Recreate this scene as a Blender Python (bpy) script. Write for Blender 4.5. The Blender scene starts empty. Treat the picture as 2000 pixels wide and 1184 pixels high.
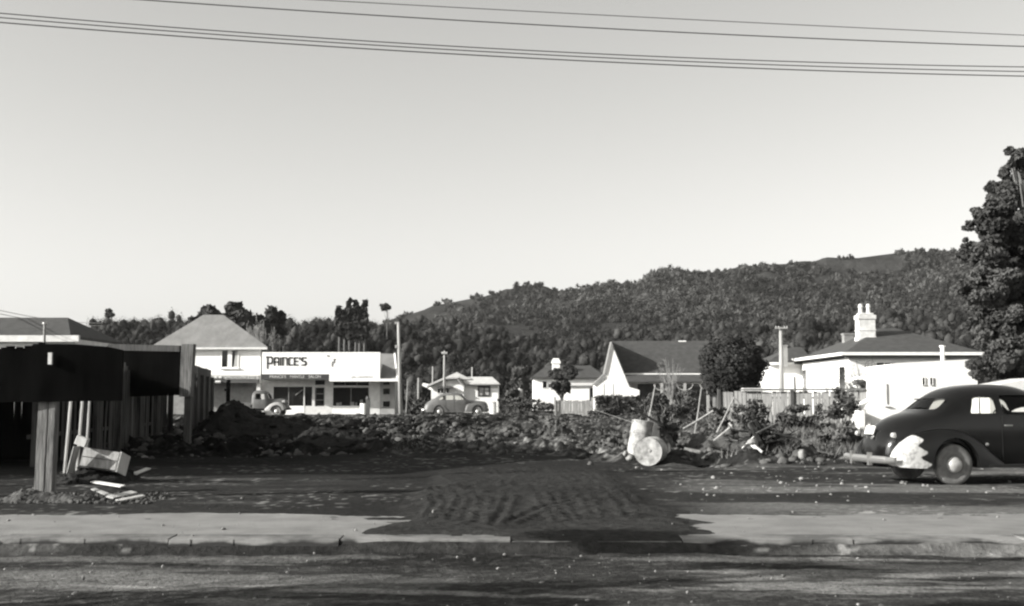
import bpy, math, random
import numpy as np
from mathutils import Vector, Matrix
R = math.radians
rng = np.random.default_rng(7)
random.seed(7)
scene = bpy.context.scene
col = scene.collection
F = 2300.0; EYE = 1.5; PITCH = math.atan(183/F)
SUN_AZ, SUN_EL = R(20), R(22)      # light travels towards +x and a little +y

def P(px, py, Y):
    """world point at depth Y seen at pixel (px,py) of the 2000x1184 photograph"""
    a = px-1000; b = 592-py
    wy = F*math.cos(PITCH)-b*math.sin(PITCH); wz = F*math.sin(PITCH)+b*math.cos(PITCH)
    t = Y/wy
    return (a*t, Y, EYE+wz*t)
def GP(px, py, z=0.0):
    a = px-1000; b = 592-py
    wy = F*math.cos(PITCH)-b*math.sin(PITCH); wz = F*math.sin(PITCH)+b*math.cos(PITCH)
    t = (z-EYE)/wz
    return (a*t, wy*t, z)
def X_(px, Y): return P(px, 775, Y)[0]
def Z_(py, Y): return P(1000, py, Y)[2]

# ---------- numpy noise
def _h(ix, iy, seed):
    n = (ix.astype(np.int64)*374761393+iy.astype(np.int64)*668265263+seed*974634777) & 0xffffffff
    n = ((n ^ (n >> 13))*1274126177) & 0xffffffff
    n = (n ^ (n >> 16)) & 0xffffffff
    return n/4294967295.0
def vnoise(x, y, seed=0):
    x = np.asarray(x, float); y = np.asarray(y, float)
    ix = np.floor(x); iy = np.floor(y); fx = x-ix; fy = y-iy
    fx = fx*fx*(3-2*fx); fy = fy*fy*(3-2*fy)
    a = _h(ix, iy, seed); b = _h(ix+1, iy, seed); c = _h(ix, iy+1, seed); d = _h(ix+1, iy+1, seed)
    return (a*(1-fx)+b*fx)*(1-fy)+(c*(1-fx)+d*fx)*fy
def fbm(x, y, seed=0, o=4, g=.5):
    s = 0; a = 1; t = 0
    for k in range(o):
        s = s+a*vnoise(x*2**k, y*2**k, seed+k*17); t += a; a *= g
    return s/t            # 0..1
def sm(a, b, x):
    t = np.clip((np.asarray(x, float)-a)/(b-a), 0, 1); return t*t*(3-2*t)

# ---------- materials
MATS = {}
TINT = (1.0, .992, .965)
def g3(v): return (v*TINT[0], v*TINT[1], v*TINT[2], 1)
def nd(nt, t, x=0, y=0, **kw):
    n = nt.nodes.new(t); n.location = (x, y)
    for k, v in kw.items(): setattr(n, k, v)
    return n
def mat(name, v, v2=None, scale=4.0, rough=.8, bump=.0, bscale=20., metal=0, spec=.3, stretch=(1, 1, 1), attr=None, wave=None, thresh=(.35, .65), bdist=.02, detail=6):
    """grey procedural material: noise between v and v2, optional bump, vertex 'tone' attribute, wave ribs"""
    if name in MATS: return MATS[name]
    m = bpy.data.materials.new(name); m.use_nodes = True; nt = m.node_tree; nt.nodes.clear()
    out = nd(nt, 'ShaderNodeOutputMaterial', 900); b = nd(nt, 'ShaderNodeBsdfPrincipled', 600)
    nt.links.new(b.outputs[0], out.inputs[0])
    b.inputs['Roughness'].default_value = rough; b.inputs['Metallic'].default_value = metal
    b.inputs['Specular IOR Level'].default_value = spec
    tc = nd(nt, 'ShaderNodeTexCoord', -900); mp = nd(nt, 'ShaderNodeMapping', -700); mp.inputs['Scale'].default_value = stretch
    nt.links.new(tc.outputs['Object'], mp.inputs[0])
    ns = nd(nt, 'ShaderNodeTexNoise', -500); ns.inputs['Scale'].default_value = scale; ns.inputs['Detail'].default_value = detail
    ns.inputs['Roughness'].default_value = .62
    nt.links.new(mp.outputs[0], ns.inputs['Vector'])
    cr = nd(nt, 'ShaderNodeValToRGB', -300); cr.color_ramp.elements[0].position = thresh[0]; cr.color_ramp.elements[1].position = thresh[1]
    nt.links.new(ns.outputs['Fac'], cr.inputs[0])
    if attr:
        cr.color_ramp.elements[0].color = (v, v, v, 1); cr.color_ramp.elements[1].color = (v2, v2, v2, 1)
        at = nd(nt, 'ShaderNodeAttribute', -300, 250); at.attribute_name = attr
        mx = nd(nt, 'ShaderNodeMix', 0, 100, data_type='RGBA', blend_type='MULTIPLY'); mx.inputs['Factor'].default_value = 1
        nt.links.new(at.outputs['Color'], mx.inputs['A']); nt.links.new(cr.outputs[0], mx.inputs['B'])
        nt.links.new(mx.outputs['Result'], b.inputs['Base Color'])
    else:
        cr.color_ramp.elements[0].color = g3(v); cr.color_ramp.elements[1].color = g3(v if v2 is None else v2)
        nt.links.new(cr.outputs[0], b.inputs['Base Color'])
    hsrc = None
    if wave:
        wv = nd(nt, 'ShaderNodeTexWave', -500, -300); wv.wave_type = 'BANDS'; wv.bands_direction = wave[0]; wv.inputs['Scale'].default_value = wave[1]
        nt.links.new(tc.outputs['Object'], wv.inputs['Vector']); 
        bw = nd(nt, 'ShaderNodeBump', 200, -300); bw.inputs['Strength'].default_value = wave[2]; bw.inputs['Distance'].default_value = wave[3]
        nt.links.new(wv.outputs['Fac'], bw.inputs['Height']); hsrc = bw
        nt.links.new(bw.outputs[0], b.inputs['Normal'])
    if bump:
        nb = nd(nt, 'ShaderNodeTexNoise', -500, -600); nb.inputs['Scale'].default_value = bscale; nb.inputs['Detail'].default_value = 8
        nb.inputs['Roughness'].default_value = .65
        nt.links.new(mp.outputs[0], nb.inputs['Vector'])
        bp = nd(nt, 'ShaderNodeBump', 400, -400); bp.inputs['Strength'].default_value = bump; bp.inputs['Distance'].default_value = bdist
        nt.links.new(nb.outputs['Fac'], bp.inputs['Height'])
        if hsrc: nt.links.new(hsrc.outputs[0], bp.inputs['Normal'])
        nt.links.new(bp.outputs[0], b.inputs['Normal'])
    MATS[name] = m
    return m
def glass_mat():
    if 'glass' in MATS: return MATS['glass']
    m = bpy.data.materials.new('window_glass_clear'); m.use_nodes = True; nt = m.node_tree; nt.nodes.clear()
    out = nd(nt, 'ShaderNodeOutputMaterial', 600); mx = nd(nt, 'ShaderNodeMixShader', 400)
    tr = nd(nt, 'ShaderNodeBsdfTransparent', 200); tr.inputs[0].default_value = (.82, .82, .8, 1)
    gl = nd(nt, 'ShaderNodeBsdfGlossy', 200, -200); gl.inputs['Roughness'].default_value = .04
    fr = nd(nt, 'ShaderNodeFresnel', 200, 200); fr.inputs[0].default_value = 1.35
    nt.links.new(fr.outputs[0], mx.inputs[0]); nt.links.new(tr.outputs[0], mx.inputs[1]); nt.links.new(gl.outputs[0], mx.inputs[2])
    nt.links.new(mx.outputs[0], out.inputs[0]); MATS['glass'] = m
    return m

M = dict(
 white=mat('white_painted_weatherboard', .72, .82, 1.2, .6, wave=('Z', 2.2, .25, .03)),
 stucco=mat('white_stucco', .74, .84, 2.0, .9, bump=.3, bscale=30),
 whitep=mat('white_paint', .7, .82, 3., .5),
 offwhite=mat('off_white_paint', .5, .62, 3., .6),
 greypaint=mat('grey_painted_wall', .26, .34, 2., .7),
 midgrey=mat('mid_grey_paint', .16, .22, 3., .7),
 darkgrey=mat('dark_grey_paint', .05, .08, 3., .7),
 band=mat('dark_sign_band', .03, .045, 3., .6),
 letter=mat('dark_sign_lettering', .03, .05, 3., .6),
 lightletter=mat('pale_sign_lettering', .45, .6, 3., .6),
 faint=mat('faded_lettering', .45, .5, 3., .6),
 roofiron=mat('pale_corrugated_iron', .15, .21, 1.5, .55, wave=('X', 6.0, .35, .05), stretch=(1, .3, 1)),
 roofpale=mat('pale_grey_roof', .42, .5, 2., .6),
 roofdark=mat('dark_roofing', .04, .062, 2.5, .8, wave=('X', 3.0, .3, .04)),
 black=mat('black_tarred_board', .0025, .006, 3., 1., bump=.3, bscale=9, stretch=(1, 1, .3), spec=.0),
 timber=mat('weathered_timber', .17, .33, 3., .85, bump=.6, bscale=14, stretch=(5, 5, .5), bdist=.03),
 timberpale=mat('pale_timber', .38, .55, 3., .8, bump=.4, bscale=14, stretch=(4, 4, .6)),
 timberdark=mat('dark_old_timber', .05, .1, 3., .9, bump=.5, bscale=14, stretch=(5, 5, .5)),
 paldark=mat('shade_toned_paling_timber', .035, .1, 2., .95, bump=.5, bscale=14, stretch=(5, 5, .5), spec=.05),  # shade over the palings is put into this darker colour
 timberpost=mat('dull_post_timber', .05, .2, 3.5, .9, bump=.8, bscale=12, stretch=(7, 7, .5), bdist=.03),
 rotwood=mat('blackened_rotten_wood', .012, .04, 5., .95, bump=.9, bscale=16, spec=.05),
 straw=mat('pale_dead_grass', .16, .34, 1.2, .9, spec=.05, detail=4),
 timbermid=mat('grey_paling_timber', .13, .24, 2., .9, bump=.5, bscale=12, stretch=(6, 6, .4)),
 pole=mat('grey_pole_timber', .2, .33, 3., .85, bump=.4, bscale=10, stretch=(6, 6, .3)),
 shopglass=mat('dark_shop_glass', .008, .014, 1.5, .08, spec=.5),
 interior=mat('dark_interior', .01, .014, 2., .9),
 curtain=mat('pale_curtain', .3, .4, 2., .9),
 wire=mat('wire_metal', .03, .04, 3., .6),
 brick=mat('pale_rendered_brick', .4, .62, 3., .9, bump=.4, bscale=16),
 concrete=mat('worn_concrete', .12, .19, 1.6, .9, bump=.5, bscale=25, thresh=(.3, .6)),
 kerbc=mat('kerb_concrete', .08, .2, 1.1, .9, bump=.6, bscale=20, stretch=(1, 1, 3), thresh=(.42, .6)),
 soil=mat('black_soil', .016, .032, 2., .95, bump=.9, bscale=9, bdist=.1, spec=.1),
 clod=mat('earth_clods', .03, .1, 1.2, .95, bump=.8, bscale=12, spec=.1),
 stone=mat('pale_stones', .07, .24, 2., .9, bump=.4),
 leaf=mat('dark_foliage', .035, .075, .35, .8, spec=.15, detail=3),
 leafhill=mat('bush_foliage', .02, .06, .045, .85, spec=.1, detail=5),
 leaffor=mat('native_bush_foliage', .03, .062, .12, .9, spec=.05, detail=5, attr='tone'),
 leafdark=mat('very_dark_foliage', .02, .045, .5, .8, spec=.15, detail=3),
 leafbig=mat('conifer_foliage', .03, .07, .6, .8, spec=.15, detail=3),
 weed=mat('dry_weeds', .05, .16, .8, .9, spec=.1, detail=4),
 twig=mat('pale_bare_twigs', .14, .22, 2., .9),
 bark=mat('tree_bark', .06, .12, 3., .9, bump=.6, stretch=(4, 4, .6)),
 hedge=mat('hedge_leaves', .04, .085, 1.5, .9, spec=.1),
 hill=mat('hill_scrub', .7, 1.25, .03, .95, bump=.9, bscale=.12, attr='tone', bdist=4., spec=.05, thresh=(.3, .7), detail=8),
 ground=mat('rough_ground', .6, 1.45, 9., .95, bump=.8, bscale=9., attr='tone', bdist=.05, spec=.03, thresh=(.3, .7), detail=8),
 road=mat('gravel_road', .55, 1.5, 26., .95, bump=.9, bscale=22, attr='tone', bdist=.05, spec=.03, thresh=(.3, .7), detail=8),
 carblack=mat('black_car_paint', .004, .006, 2., .16, spec=.5, bump=.03, bscale=3, bdist=.01),
 cargrey=mat('grey_car_paint', .085, .12, 2., .4, spec=.4),
 truckgrey=mat('dusty_truck_paint', .07, .11, 2., .5, spec=.3),
 truckpale=mat('pale_fender_paint', .22, .3, 2., .5, spec=.3),
 chrome=mat('dull_chrome', .5, .6, 2., .28, metal=.85),
 rubber=mat('dusty_rubber', .1, .2, 5., .9, spec=.2),
 rubberdark=mat('black_rubber', .015, .025, 5., .9, spec=.2),
 hub=mat('grey_hubcap', .5, .62, 2., .35, metal=.5),
 drumlid=mat('white_drum_lid', .34, .6, 5., .7),
 drumside=mat('weathered_drum_side', .12, .42, 5., .7),
 scrap=mat('pale_scrap', .16, .28, 3., .8),
)

# ---------- scene graph helpers
ORG = {}
def tag(o, label=None, cat=None, group=None, kind=None):
    if label: o['label'] = label
    if cat: o['category'] = cat
    if group: o['group'] = group
    if kind: o['kind'] = kind
    return o
def thing(name, label, cat, loc=(0, 0, 0), rz=0, group=None):
    o = bpy.data.objects.new(name, None); col.objects.link(o)
    o.location = loc; o.rotation_euler = (0, 0, rz); ORG[o.name] = (Vector(loc), rz)
    o.empty_display_size = .3
    return tag(o, label, cat, group)
def copy_tree(o, parent=None, label=None, group=None):
    c = o.copy(); col.objects.link(c); c.parent = parent
    if label: c['label'] = label
    if group: c['group'] = group
    for ch in list(o.children): copy_tree(ch, c)
    return c

class MB:
    def __init__(s): s.v = []; s.f = []
    def add(s, vs, fs):
        n = len(s.v); s.v += [tuple(p) for p in vs]; s.f += [tuple(i+n for i in f) for f in fs]; return s
    def hexa(s, lo, hi):      # 4 lower, 4 upper points
        return s.add(list(lo)+list(hi), [(3, 2, 1, 0), (4, 5, 6, 7), (0, 1, 5, 4), (1, 2, 6, 5), (2, 3, 7, 6), (3, 0, 4, 7)])
    def box(s, a, b):
        x0, y0, z0 = a; x1, y1, z1 = b
        x0, x1 = min(x0, x1), max(x0, x1); y0, y1 = min(y0, y1), max(y0, y1); z0, z1 = min(z0, z1), max(z0, z1)
        return s.hexa([(x0, y0, z0), (x1, y0, z0), (x1, y1, z0), (x0, y1, z0)], [(x0, y0, z1), (x1, y0, z1), (x1, y1, z1), (x0, y1, z1)])
    def obox(s, c, size, rot):    # oriented box: rot = Euler-ish Matrix 3x3
        hx, hy, hz = [k/2 for k in size]
        q = [(-hx, -hy, -hz), (hx, -hy, -hz), (hx, hy, -hz), (-hx, hy, -hz), (-hx, -hy, hz), (hx, -hy, hz), (hx, hy, hz), (-hx, hy, hz)]
        q = [tuple(rot @ Vector(k)+Vector(c)) for k in q]
        return s.hexa(q[:4], q[4:])
    def tube(s, pts, rad, n=8, cap=True):
        pts = [Vector(p) for p in pts]; rad = [rad]*len(pts) if not hasattr(rad, '__len__') else rad
        rings = []
        for i, p in enumerate(pts):
            d = (pts[min(i+1, len(pts)-1)]-pts[max(i-1, 0)]).normalized()
            a = Vector((0, 0, 1)) if abs(d.z) < .9 else Vector((1, 0, 0))
            u = d.cross(a).normalized(); w = d.cross(u).normalized()
            rings.append([p+(u*math.cos(2*math.pi*k/n)+w*math.sin(2*math.pi*k/n))*rad[i] for k in range(n)])
        vs = [q for r in rings for q in r]; fs = []
        for i in range(len(pts)-1):
            for k in range(n):
                fs.append((i*n+k, i*n+(k+1) % n, (i+1)*n+(k+1) % n, (i+1)*n+k))
        if cap: fs.append(tuple(range(n-1, -1, -1))); fs.append(tuple((len(pts)-1)*n+k for k in range(n)))
        return s.add(vs, fs)
    def prism(s, poly, f0, f1):   # poly list of 2d; f0,f1 map 2d->3d for the two faces
        n = len(poly); vs = [f0(p) for p in poly]+[f1(p) for p in poly]
        fs = [tuple(range(n)), tuple(range(2*n-1, n-1, -1))]
        for i in range(n): fs.append((i, i+n, (i+1) % n+n, (i+1) % n))
        return s.add(vs, fs)
    def lathe(s, prof, n=24, mtx=None):   # prof [(r, t)] around local axis t ; mtx maps (x,y,t)
        vs = []; fs = []
        for r, t in prof:
            for k in range(n):
                a = 2*math.pi*k/n; q = Vector((r*math.cos(a), r*math.sin(a), t)); vs.append(tuple(mtx @ q) if mtx else tuple(q))
        for i in range(len(prof)-1):
            for k in range(n): fs.append((i*n+k, i*n+(k+1) % n, (i+1)*n+(k+1) % n, (i+1)*n+k))
        fs.append(tuple(range(n-1, -1, -1))); fs.append(tuple((len(prof)-1)*n+k for k in range(n)))
        return s.add(vs, fs)
    def build(s, name, m, parent=None, smooth=False, local=False, bevel=0, merge=False):
        me = bpy.data.meshes.new(name)
        vs = s.v
        if parent is not None and not local:
            L, rz = root_org(parent); vs = [(x-L.x, y-L.y, z-L.z) for x, y, z in vs]
        me.from_pydata(vs, [], s.f)
        import bmesh
        bm = bmesh.new(); bm.from_mesh(me)
        if merge: bmesh.ops.remove_doubles(bm, verts=bm.verts, dist=1e-5)
        bmesh.ops.recalc_face_normals(bm, faces=bm.faces)
        bm.to_mesh(me); bm.free()
        if smooth:
            for p in me.polygons: p.use_smooth = True
        me.materials.append(m if not isinstance(m, str) else M[m])
        o = bpy.data.objects.new(name, me); col.objects.link(o)
        if parent is not None: o.parent = parent
        if bevel:
            md = o.modifiers.new('edge', 'BEVEL'); md.width = bevel; md.segments = 2; md.limit_method = 'ANGLE'
        return o
def root_org(o):
    while o.parent is not None: o = o.parent
    return ORG.get(o.name, (Vector((0, 0, 0)), 0))
def npmesh(name, V, Q, m, parent=None, tone=None, smooth=False, local=False):
    """V (n,3), Q (m,k) arrays -> mesh object"""
    V = np.asarray(V, np.float32); Q = np.asarray(Q, np.int32); k = Q.shape[1]
    if parent is not None and not local:
        L, _ = root_org(parent); V = V-np.array([L.x, L.y, L.z], np.float32)
    me = bpy.data.meshes.new(name)
    me.vertices.add(len(V)); me.vertices.foreach_set('co', V.ravel())
    me.loops.add(Q.size); me.loops.foreach_set('vertex_index', Q.ravel())
    me.polygons.add(len(Q)); me.polygons.foreach_set('loop_start', np.arange(len(Q), dtype=np.int32)*k)
    me.polygons.foreach_set('loop_total', np.full(len(Q), k, np.int32))
    if smooth: me.polygons.foreach_set('use_smooth', np.ones(len(Q), bool))
    me.update(calc_edges=True)
    if tone is not None:
        a = me.color_attributes.new('tone', 'FLOAT_COLOR', 'POINT'); t = np.asarray(tone, np.float32)
        a.data.foreach_set('color', np.stack([t*TINT[0], t*TINT[1], t*TINT[2], np.ones_like(t)], 1).ravel())
    me.materials.append(M[m] if isinstance(m, str) else m)
    o = bpy.data.objects.new(name, me); col.objects.link(o)
    if parent is not None: o.parent = parent
    return o
def grid_faces(nr, nc):
    i = np.arange(nr-1)[:, None]*nc+np.arange(nc-1)[None, :]
    return np.stack([i, i+1, i+nc+1, i+nc], -1).reshape(-1, 4)

# ---------- foliage
def leaves(blobs, n, size, jitter=.55, shell=.5, seed=1, flat=1.0):
    """n leaf-clump quads spread through ellipsoid blobs [(c,r3)], facing roughly outwards"""
    g = np.random.default_rng(seed)
    C = np.array([b[0] for b in blobs], float); RR = np.array([b[1] for b in blobs], float)
    w = (RR[:, 0]*RR[:, 1]*RR[:, 2])**(2/3); idx = g.choice(len(blobs), n, p=w/w.sum())
    d = g.normal(size=(n, 3)); d /= np.linalg.norm(d, axis=1)[:, None]
    rad = (shell+(1-shell)*g.random(n)**.6)*(.93+.13*g.random(n))
    c = C[idx]+d*RR[idx]*rad[:, None]
    nrm = d/RR[idx]; nrm /= np.linalg.norm(nrm, axis=1)[:, None]
    nrm = nrm+g.normal(size=(n, 3))*jitter; nrm /= np.linalg.norm(nrm, axis=1)[:, None]
    a = g.normal(size=(n, 3)); u = np.cross(nrm, a); u /= np.linalg.norm(u, axis=1)[:, None]+1e-9; v = np.cross(nrm, u)
    s = size*(.5+g.random(n))[:, None]; s2 = s*(.45+.6*g.random(n))[:, None]
    tip = g.normal(size=(n, 3))*s*.18
    V = np.stack([c-u*s-v*s2*.5, c+u*s*.3-v*s2+tip, c+u*s+v*s2*.4, c-u*s*.2+v*s2-tip], 1).reshape(-1, 3)
    V[:, 2] = np.maximum(V[:, 2], .02) if flat else V[:, 2]
    return V, np.arange(4*n).reshape(n, 4)
def ico():
    import bmesh
    bm = bmesh.new(); bmesh.ops.create_icosphere(bm, subdivisions=2, radius=1)
    V = np.array([v.co[:] for v in bm.verts]); Fc = np.array([[v.index for v in f.verts] for f in bm.faces]); bm.free(); return V, Fc
ICO_V, ICO_F = ico()
def ico1():
    import bmesh
    bm = bmesh.new(); bmesh.ops.create_icosphere(bm, subdivisions=1, radius=1)
    V = np.array([v.co[:] for v in bm.verts]); Fc = np.array([[v.index for v in f.verts] for f in bm.faces]); bm.free(); return V, Fc
I1V, I1F = ico1()
I2V, I2F = ICO_V, ICO_F
def lumps(cs, rs, seed=3, rough=.35):
    """many rough small stones/clods as one mesh array"""
    g = np.random.default_rng(seed); n = len(cs)
    A = g.random((n, 3))*.7+.65
    th = g.random(n)*6.28; V = ICO_V[None]*(1+rough*1.6*(g.random((n, len(ICO_V)))-.5))[..., None]*A[:, None]*np.asarray(rs)[:, None, None]
    V[..., 2] *= .75
    x = V[..., 0]*np.cos(th)[:, None]-V[..., 1]*np.sin(th)[:, None]; y = V[..., 0]*np.sin(th)[:, None]+V[..., 1]*np.cos(th)[:, None]
    V = np.stack([x, y, V[..., 2]], -1)+np.asarray(cs)[:, None]
    Fs = ICO_F[None]+(np.arange(n)*len(ICO_V))[:, None, None]
    return V.reshape(-1, 3), Fs.reshape(-1, 3)
# ================= camera, light, sky
cam = bpy.data.cameras.new('camera'); cam.sensor_width = 36; cam.lens = F*36/2000; cam.clip_end = 6000
co = bpy.data.objects.new('camera', cam); col.objects.link(co); co.location = (0, 0, EYE); co.rotation_euler = (R(90)+PITCH, 0, 0)
scene.camera = co
scene.view_settings.view_transform = 'Standard'; scene.view_settings.look = 'None'; scene.view_settings.gamma = 1
scene.view_settings.exposure = 1.1
scene.cycles.filter_width = 2.3
scene.cycles.transparent_max_bounces = 12; scene.cycles.max_bounces = 6
sd = bpy.data.lights.new('sun', 'SUN'); sd.energy = 5.0; sd.angle = R(.6); sd.color = (1, .985, .95)
so = bpy.data.objects.new('sun', sd); col.objects.link(so)
ldir = Vector((math.cos(SUN_AZ)*math.cos(SUN_EL), math.sin(SUN_AZ)*math.cos(SUN_EL), -math.sin(SUN_EL)))
so.rotation_euler = ldir.to_track_quat('-Z', 'Y').to_euler(); so.location = (-30, -20, 40)
w = bpy.data.worlds.new('World'); scene.world = w; w.use_nodes = True; nt = w.node_tree; nt.nodes.clear()
sk = nd(nt, 'ShaderNodeTexSky'); sk.sky_type = 'NISHITA'; sk.sun_disc = False; sk.sun_elevation = SUN_EL
sk.sun_rotation = R(250); sk.air_density = 1.0; sk.dust_density = 2.0; sk.ozone_density = 1.0
bw = nd(nt, 'ShaderNodeRGBToBW', 200); cb = nd(nt, 'ShaderNodeMix', 400, data_type='RGBA', blend_type='MULTIPLY'); cb.inputs['Factor'].default_value = 1
cb.inputs['B'].default_value = (1.0, .992, .955, 1)
bg = nd(nt, 'ShaderNodeBackground', 600); bg.inputs['Strength'].default_value = .12
ow = nd(nt, 'ShaderNodeOutputWorld', 800)
nt.links.new(sk.outputs[0], bw.inputs[0]); nt.links.new(bw.outputs[0], cb.inputs['A']); nt.links.new(cb.outputs['Result'], bg.inputs[0]); nt.links.new(bg.outputs[0], ow.inputs[0])

# ================= ground
TR = []   # tyre ruts in the mud, drawn in photograph pixels on the ground
for pl in [[(880,896),(868,925),(882,955),(902,985),(880,1025)], [(908,893),(902,925),(922,955),(948,985),(936,1030)], [(950,890),(957,920),(987,945),(992,975),(978,1005),(958,1035)],
           [(1000,890),(1010,925),(1040,955),(1060,985),(1098,1030)], [(1024,890),(1036,922),(1066,950),(1088,982),(1126,1028)], [(1060,892),(1085,922),(1125,950),(1150,985),(1166,1030)], [(1090,890),(1122,920),(1170,950),(1206,985),(1228,1020)],
           [(1130,900),(1172,930),(1222,970),(1256,1008)], [(835,962),(900,977),(960,957),(1020,935),(1066,903)], [(1180,945),(1120,987),(1050,1002),(985,1034)], [(860,915),(840,950),(850,990),(830,1020)]]:
    q = []
    for i in range(len(pl)-1):
        a, b = GP(*pl[i]), GP(*pl[i+1])
        for k in range(10): q.append((a[0]+(b[0]-a[0])*k/10+.03*math.sin(len(TR)*1.7+i*1.3), a[1]+(b[1]-a[1])*k/10))
    TR.append(np.array(q))
def mudmask(x, y):
    wv = (fbm(x*.9, y*.9, 5)-.5)*1.4
    l = -1.35-(y < 15.2)*(15.2-y)*.10+wv*.5
    r = 1.95+(15.2-y)*.03*(y < 15.2)+wv*.45
    return sm(-.25, .25, x-l)*sm(-.25, .25, r-x)
def gh(x, y):
    """height of the lot's earth at x,y"""
    x = np.asarray(x, float); y = np.asarray(y, float)
    z = (fbm(x*.35, y*.35, 11)-.5)*.06*sm(16, 22, y)
    z = z+(fbm(x*1.7, y*1.7, 12)-.5)*.035*sm(15.3, 17, y)
    rough = sm(29, 33, y+(fbm(x*.4, 0*x, 3)-.5)*4+sm(.5, 3, x)*3.2)*(1-sm(80, 86, y))
    cl = fbm(x*1.1, y*.8, 21, 5, .6); z = z+rough*((cl-.45)*.85+np.abs(fbm(x*2.6, y*2.2, 31, 3)-.5)*.26+(fbm(x*6, y*4.5, 33, 3, .7)-.5)*.22)
    pit = sm(.58, .75, fbm(x*.45, y*.22, 44, 3)); z = z-rough*pit*.3
    z = z+.22*sm(60, 80, y)*(1-sm(81, 85, y))*fbm(x*.3, y*.3, 8)
    # under the footpath, and the mud carried over it
    path = 1-sm(15.2, 15.5, y+(fbm(x*1.3, 0*x, 9)-.5)*.5)
    mk = mudmask(x, y)
    z = z*(1-path)+path*(-.022+.05*sm(.56, .8, fbm(x*.9, y*2.4, 14, 5, .6))*(.5+.5*sm(13.6, 15.2, y)))
    mud = mk*(1-sm(22, 25, y))*(.026+.022*fbm(x*1.6, y*1.6, 71)+.03*fbm(x*5, y*5, 72, 4, .65))
    mud = mud*(1-.55*sm(13.2, 12.6, y))
    z = z+mud
    nearl = sm(1.2, .4, np.abs(y-13.0))*mk*.0
    z = z-nearl
    return np.where(y < 12.62, z-.125*sm(12.62, 12.3, y)-.15*sm(12.32, 12.1, y), z)
us = np.concatenate([np.linspace(-2.6, -.56, 60)[:-1], np.arange(-.56, .56, .0019), np.linspace(.56, 2.6, 60)[1:]])
ys = [12.05]
while ys[-1] < 112: ys.append(ys[-1]+max(.035, ys[-1]*.0036))
ys += list(np.geomspace(115, 3500, 26)); ys = np.array(ys)
UU, YY = np.meshgrid(us, ys); XX = UU*(YY+4)
ZZ = gh(XX, YY)
# ruts
gx, gy = XX, YY
sel = (np.abs(XX-.3) < 4) & (YY < 25)
xs_, ys_ = XX[sel], YY[sel]; dz = np.zeros_like(xs_)
for q in TR:
    dmin = np.full_like(xs_, 9.)
    for a, b in q: dmin = np.minimum(dmin, (xs_-a)**2+((ys_-b)*.8)**2)
    dmin = np.sqrt(dmin); dz += -.034*np.exp(-(dmin/.045)**2)+.024*np.exp(-((dmin-.10)/.04)**2)
dz = np.clip(dz, -.04, .028)*(.85-.8*sm(.42, .66, fbm(xs_*.9, ys_*.9, 77)))+(fbm(xs_*5, ys_*5, 79, 3, .7)-.5)*.03
ZZ[sel] += dz*mudmask(xs_, ys_)*sm(12.7, 13.3, ys_)
x, y = XX, YY
mk = mudmask(x, y)*(1-sm(22, 27, y))
tone = .015+.013*fbm(x*.5, y*.5, 51)
right = sm(1.5, 4, x)*(1-sm(24, 28, y)); pat = sm(.45, .66, fbm(x*.28, y*1.1, 52, 5, .6))
tone = tone+right*(.008+.085*pat)
left = sm(-2, -5, x)*(1-sm(21, 24, y)); tone = tone+left*(.002+.035*sm(.5, .75, fbm(x*.5, y*1.6, 53, 5)))
rg = sm(29, 33, y+sm(.5, 3, x)*3)*(1-sm(84, 87, y)); spk = fbm(x*1.4, y*1.1, 54, 6, .75)
hf = fbm(x*3.2, y*2.2, 59, 4, .7); tone = tone*(1-rg)+rg*(.009+.115*sm(.5, .72, spk)*(.4+.9*sm(.4, .65, hf))+.02*sm(.35, .7, fbm(x*.12, y*.1, 57))+.05*sm(.56, .7, hf))
stones = sm(.78, .83, vnoise(x*9, y*9, 55))*(1-mk)*.12*sm(.4, .6, fbm(x*.6, y*1.2, 56)); tone = tone+stones*(y < 60)
tone = tone*(1-mk)+mk*(.021+.014*fbm(x*1.3, y*1.3, 58))
dark = sm(-1.5, -6, x-(y-30)*.12)*sm(24, 27, y)*(1-sm(62, 70, y)); tone = tone*(1-dark*.8)  # black soil, its tone darkened further to deepen the house's shadow
st = sm(85.5, 86.5, y)*(1-sm(95.5, 96.5, y)); tone = tone*(1-st)+st*.11
far = sm(96, 99, y); tone = tone*(1-far)+far*.07
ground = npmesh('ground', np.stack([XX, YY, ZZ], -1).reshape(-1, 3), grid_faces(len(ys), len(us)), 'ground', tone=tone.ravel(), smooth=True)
tag(ground, kind='structure')
# wide earth sheet under everything (other side of the road, behind the camera)
e = MB().add([(-3500, -3500, -.32), (3500, -3500, -.32), (3500, 3500, -.32), (-3500, 3500, -.32)], [(0, 1, 2, 3)]); eo = e.build('terrain', M['soil']); tag(eo, kind='structure')
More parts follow.
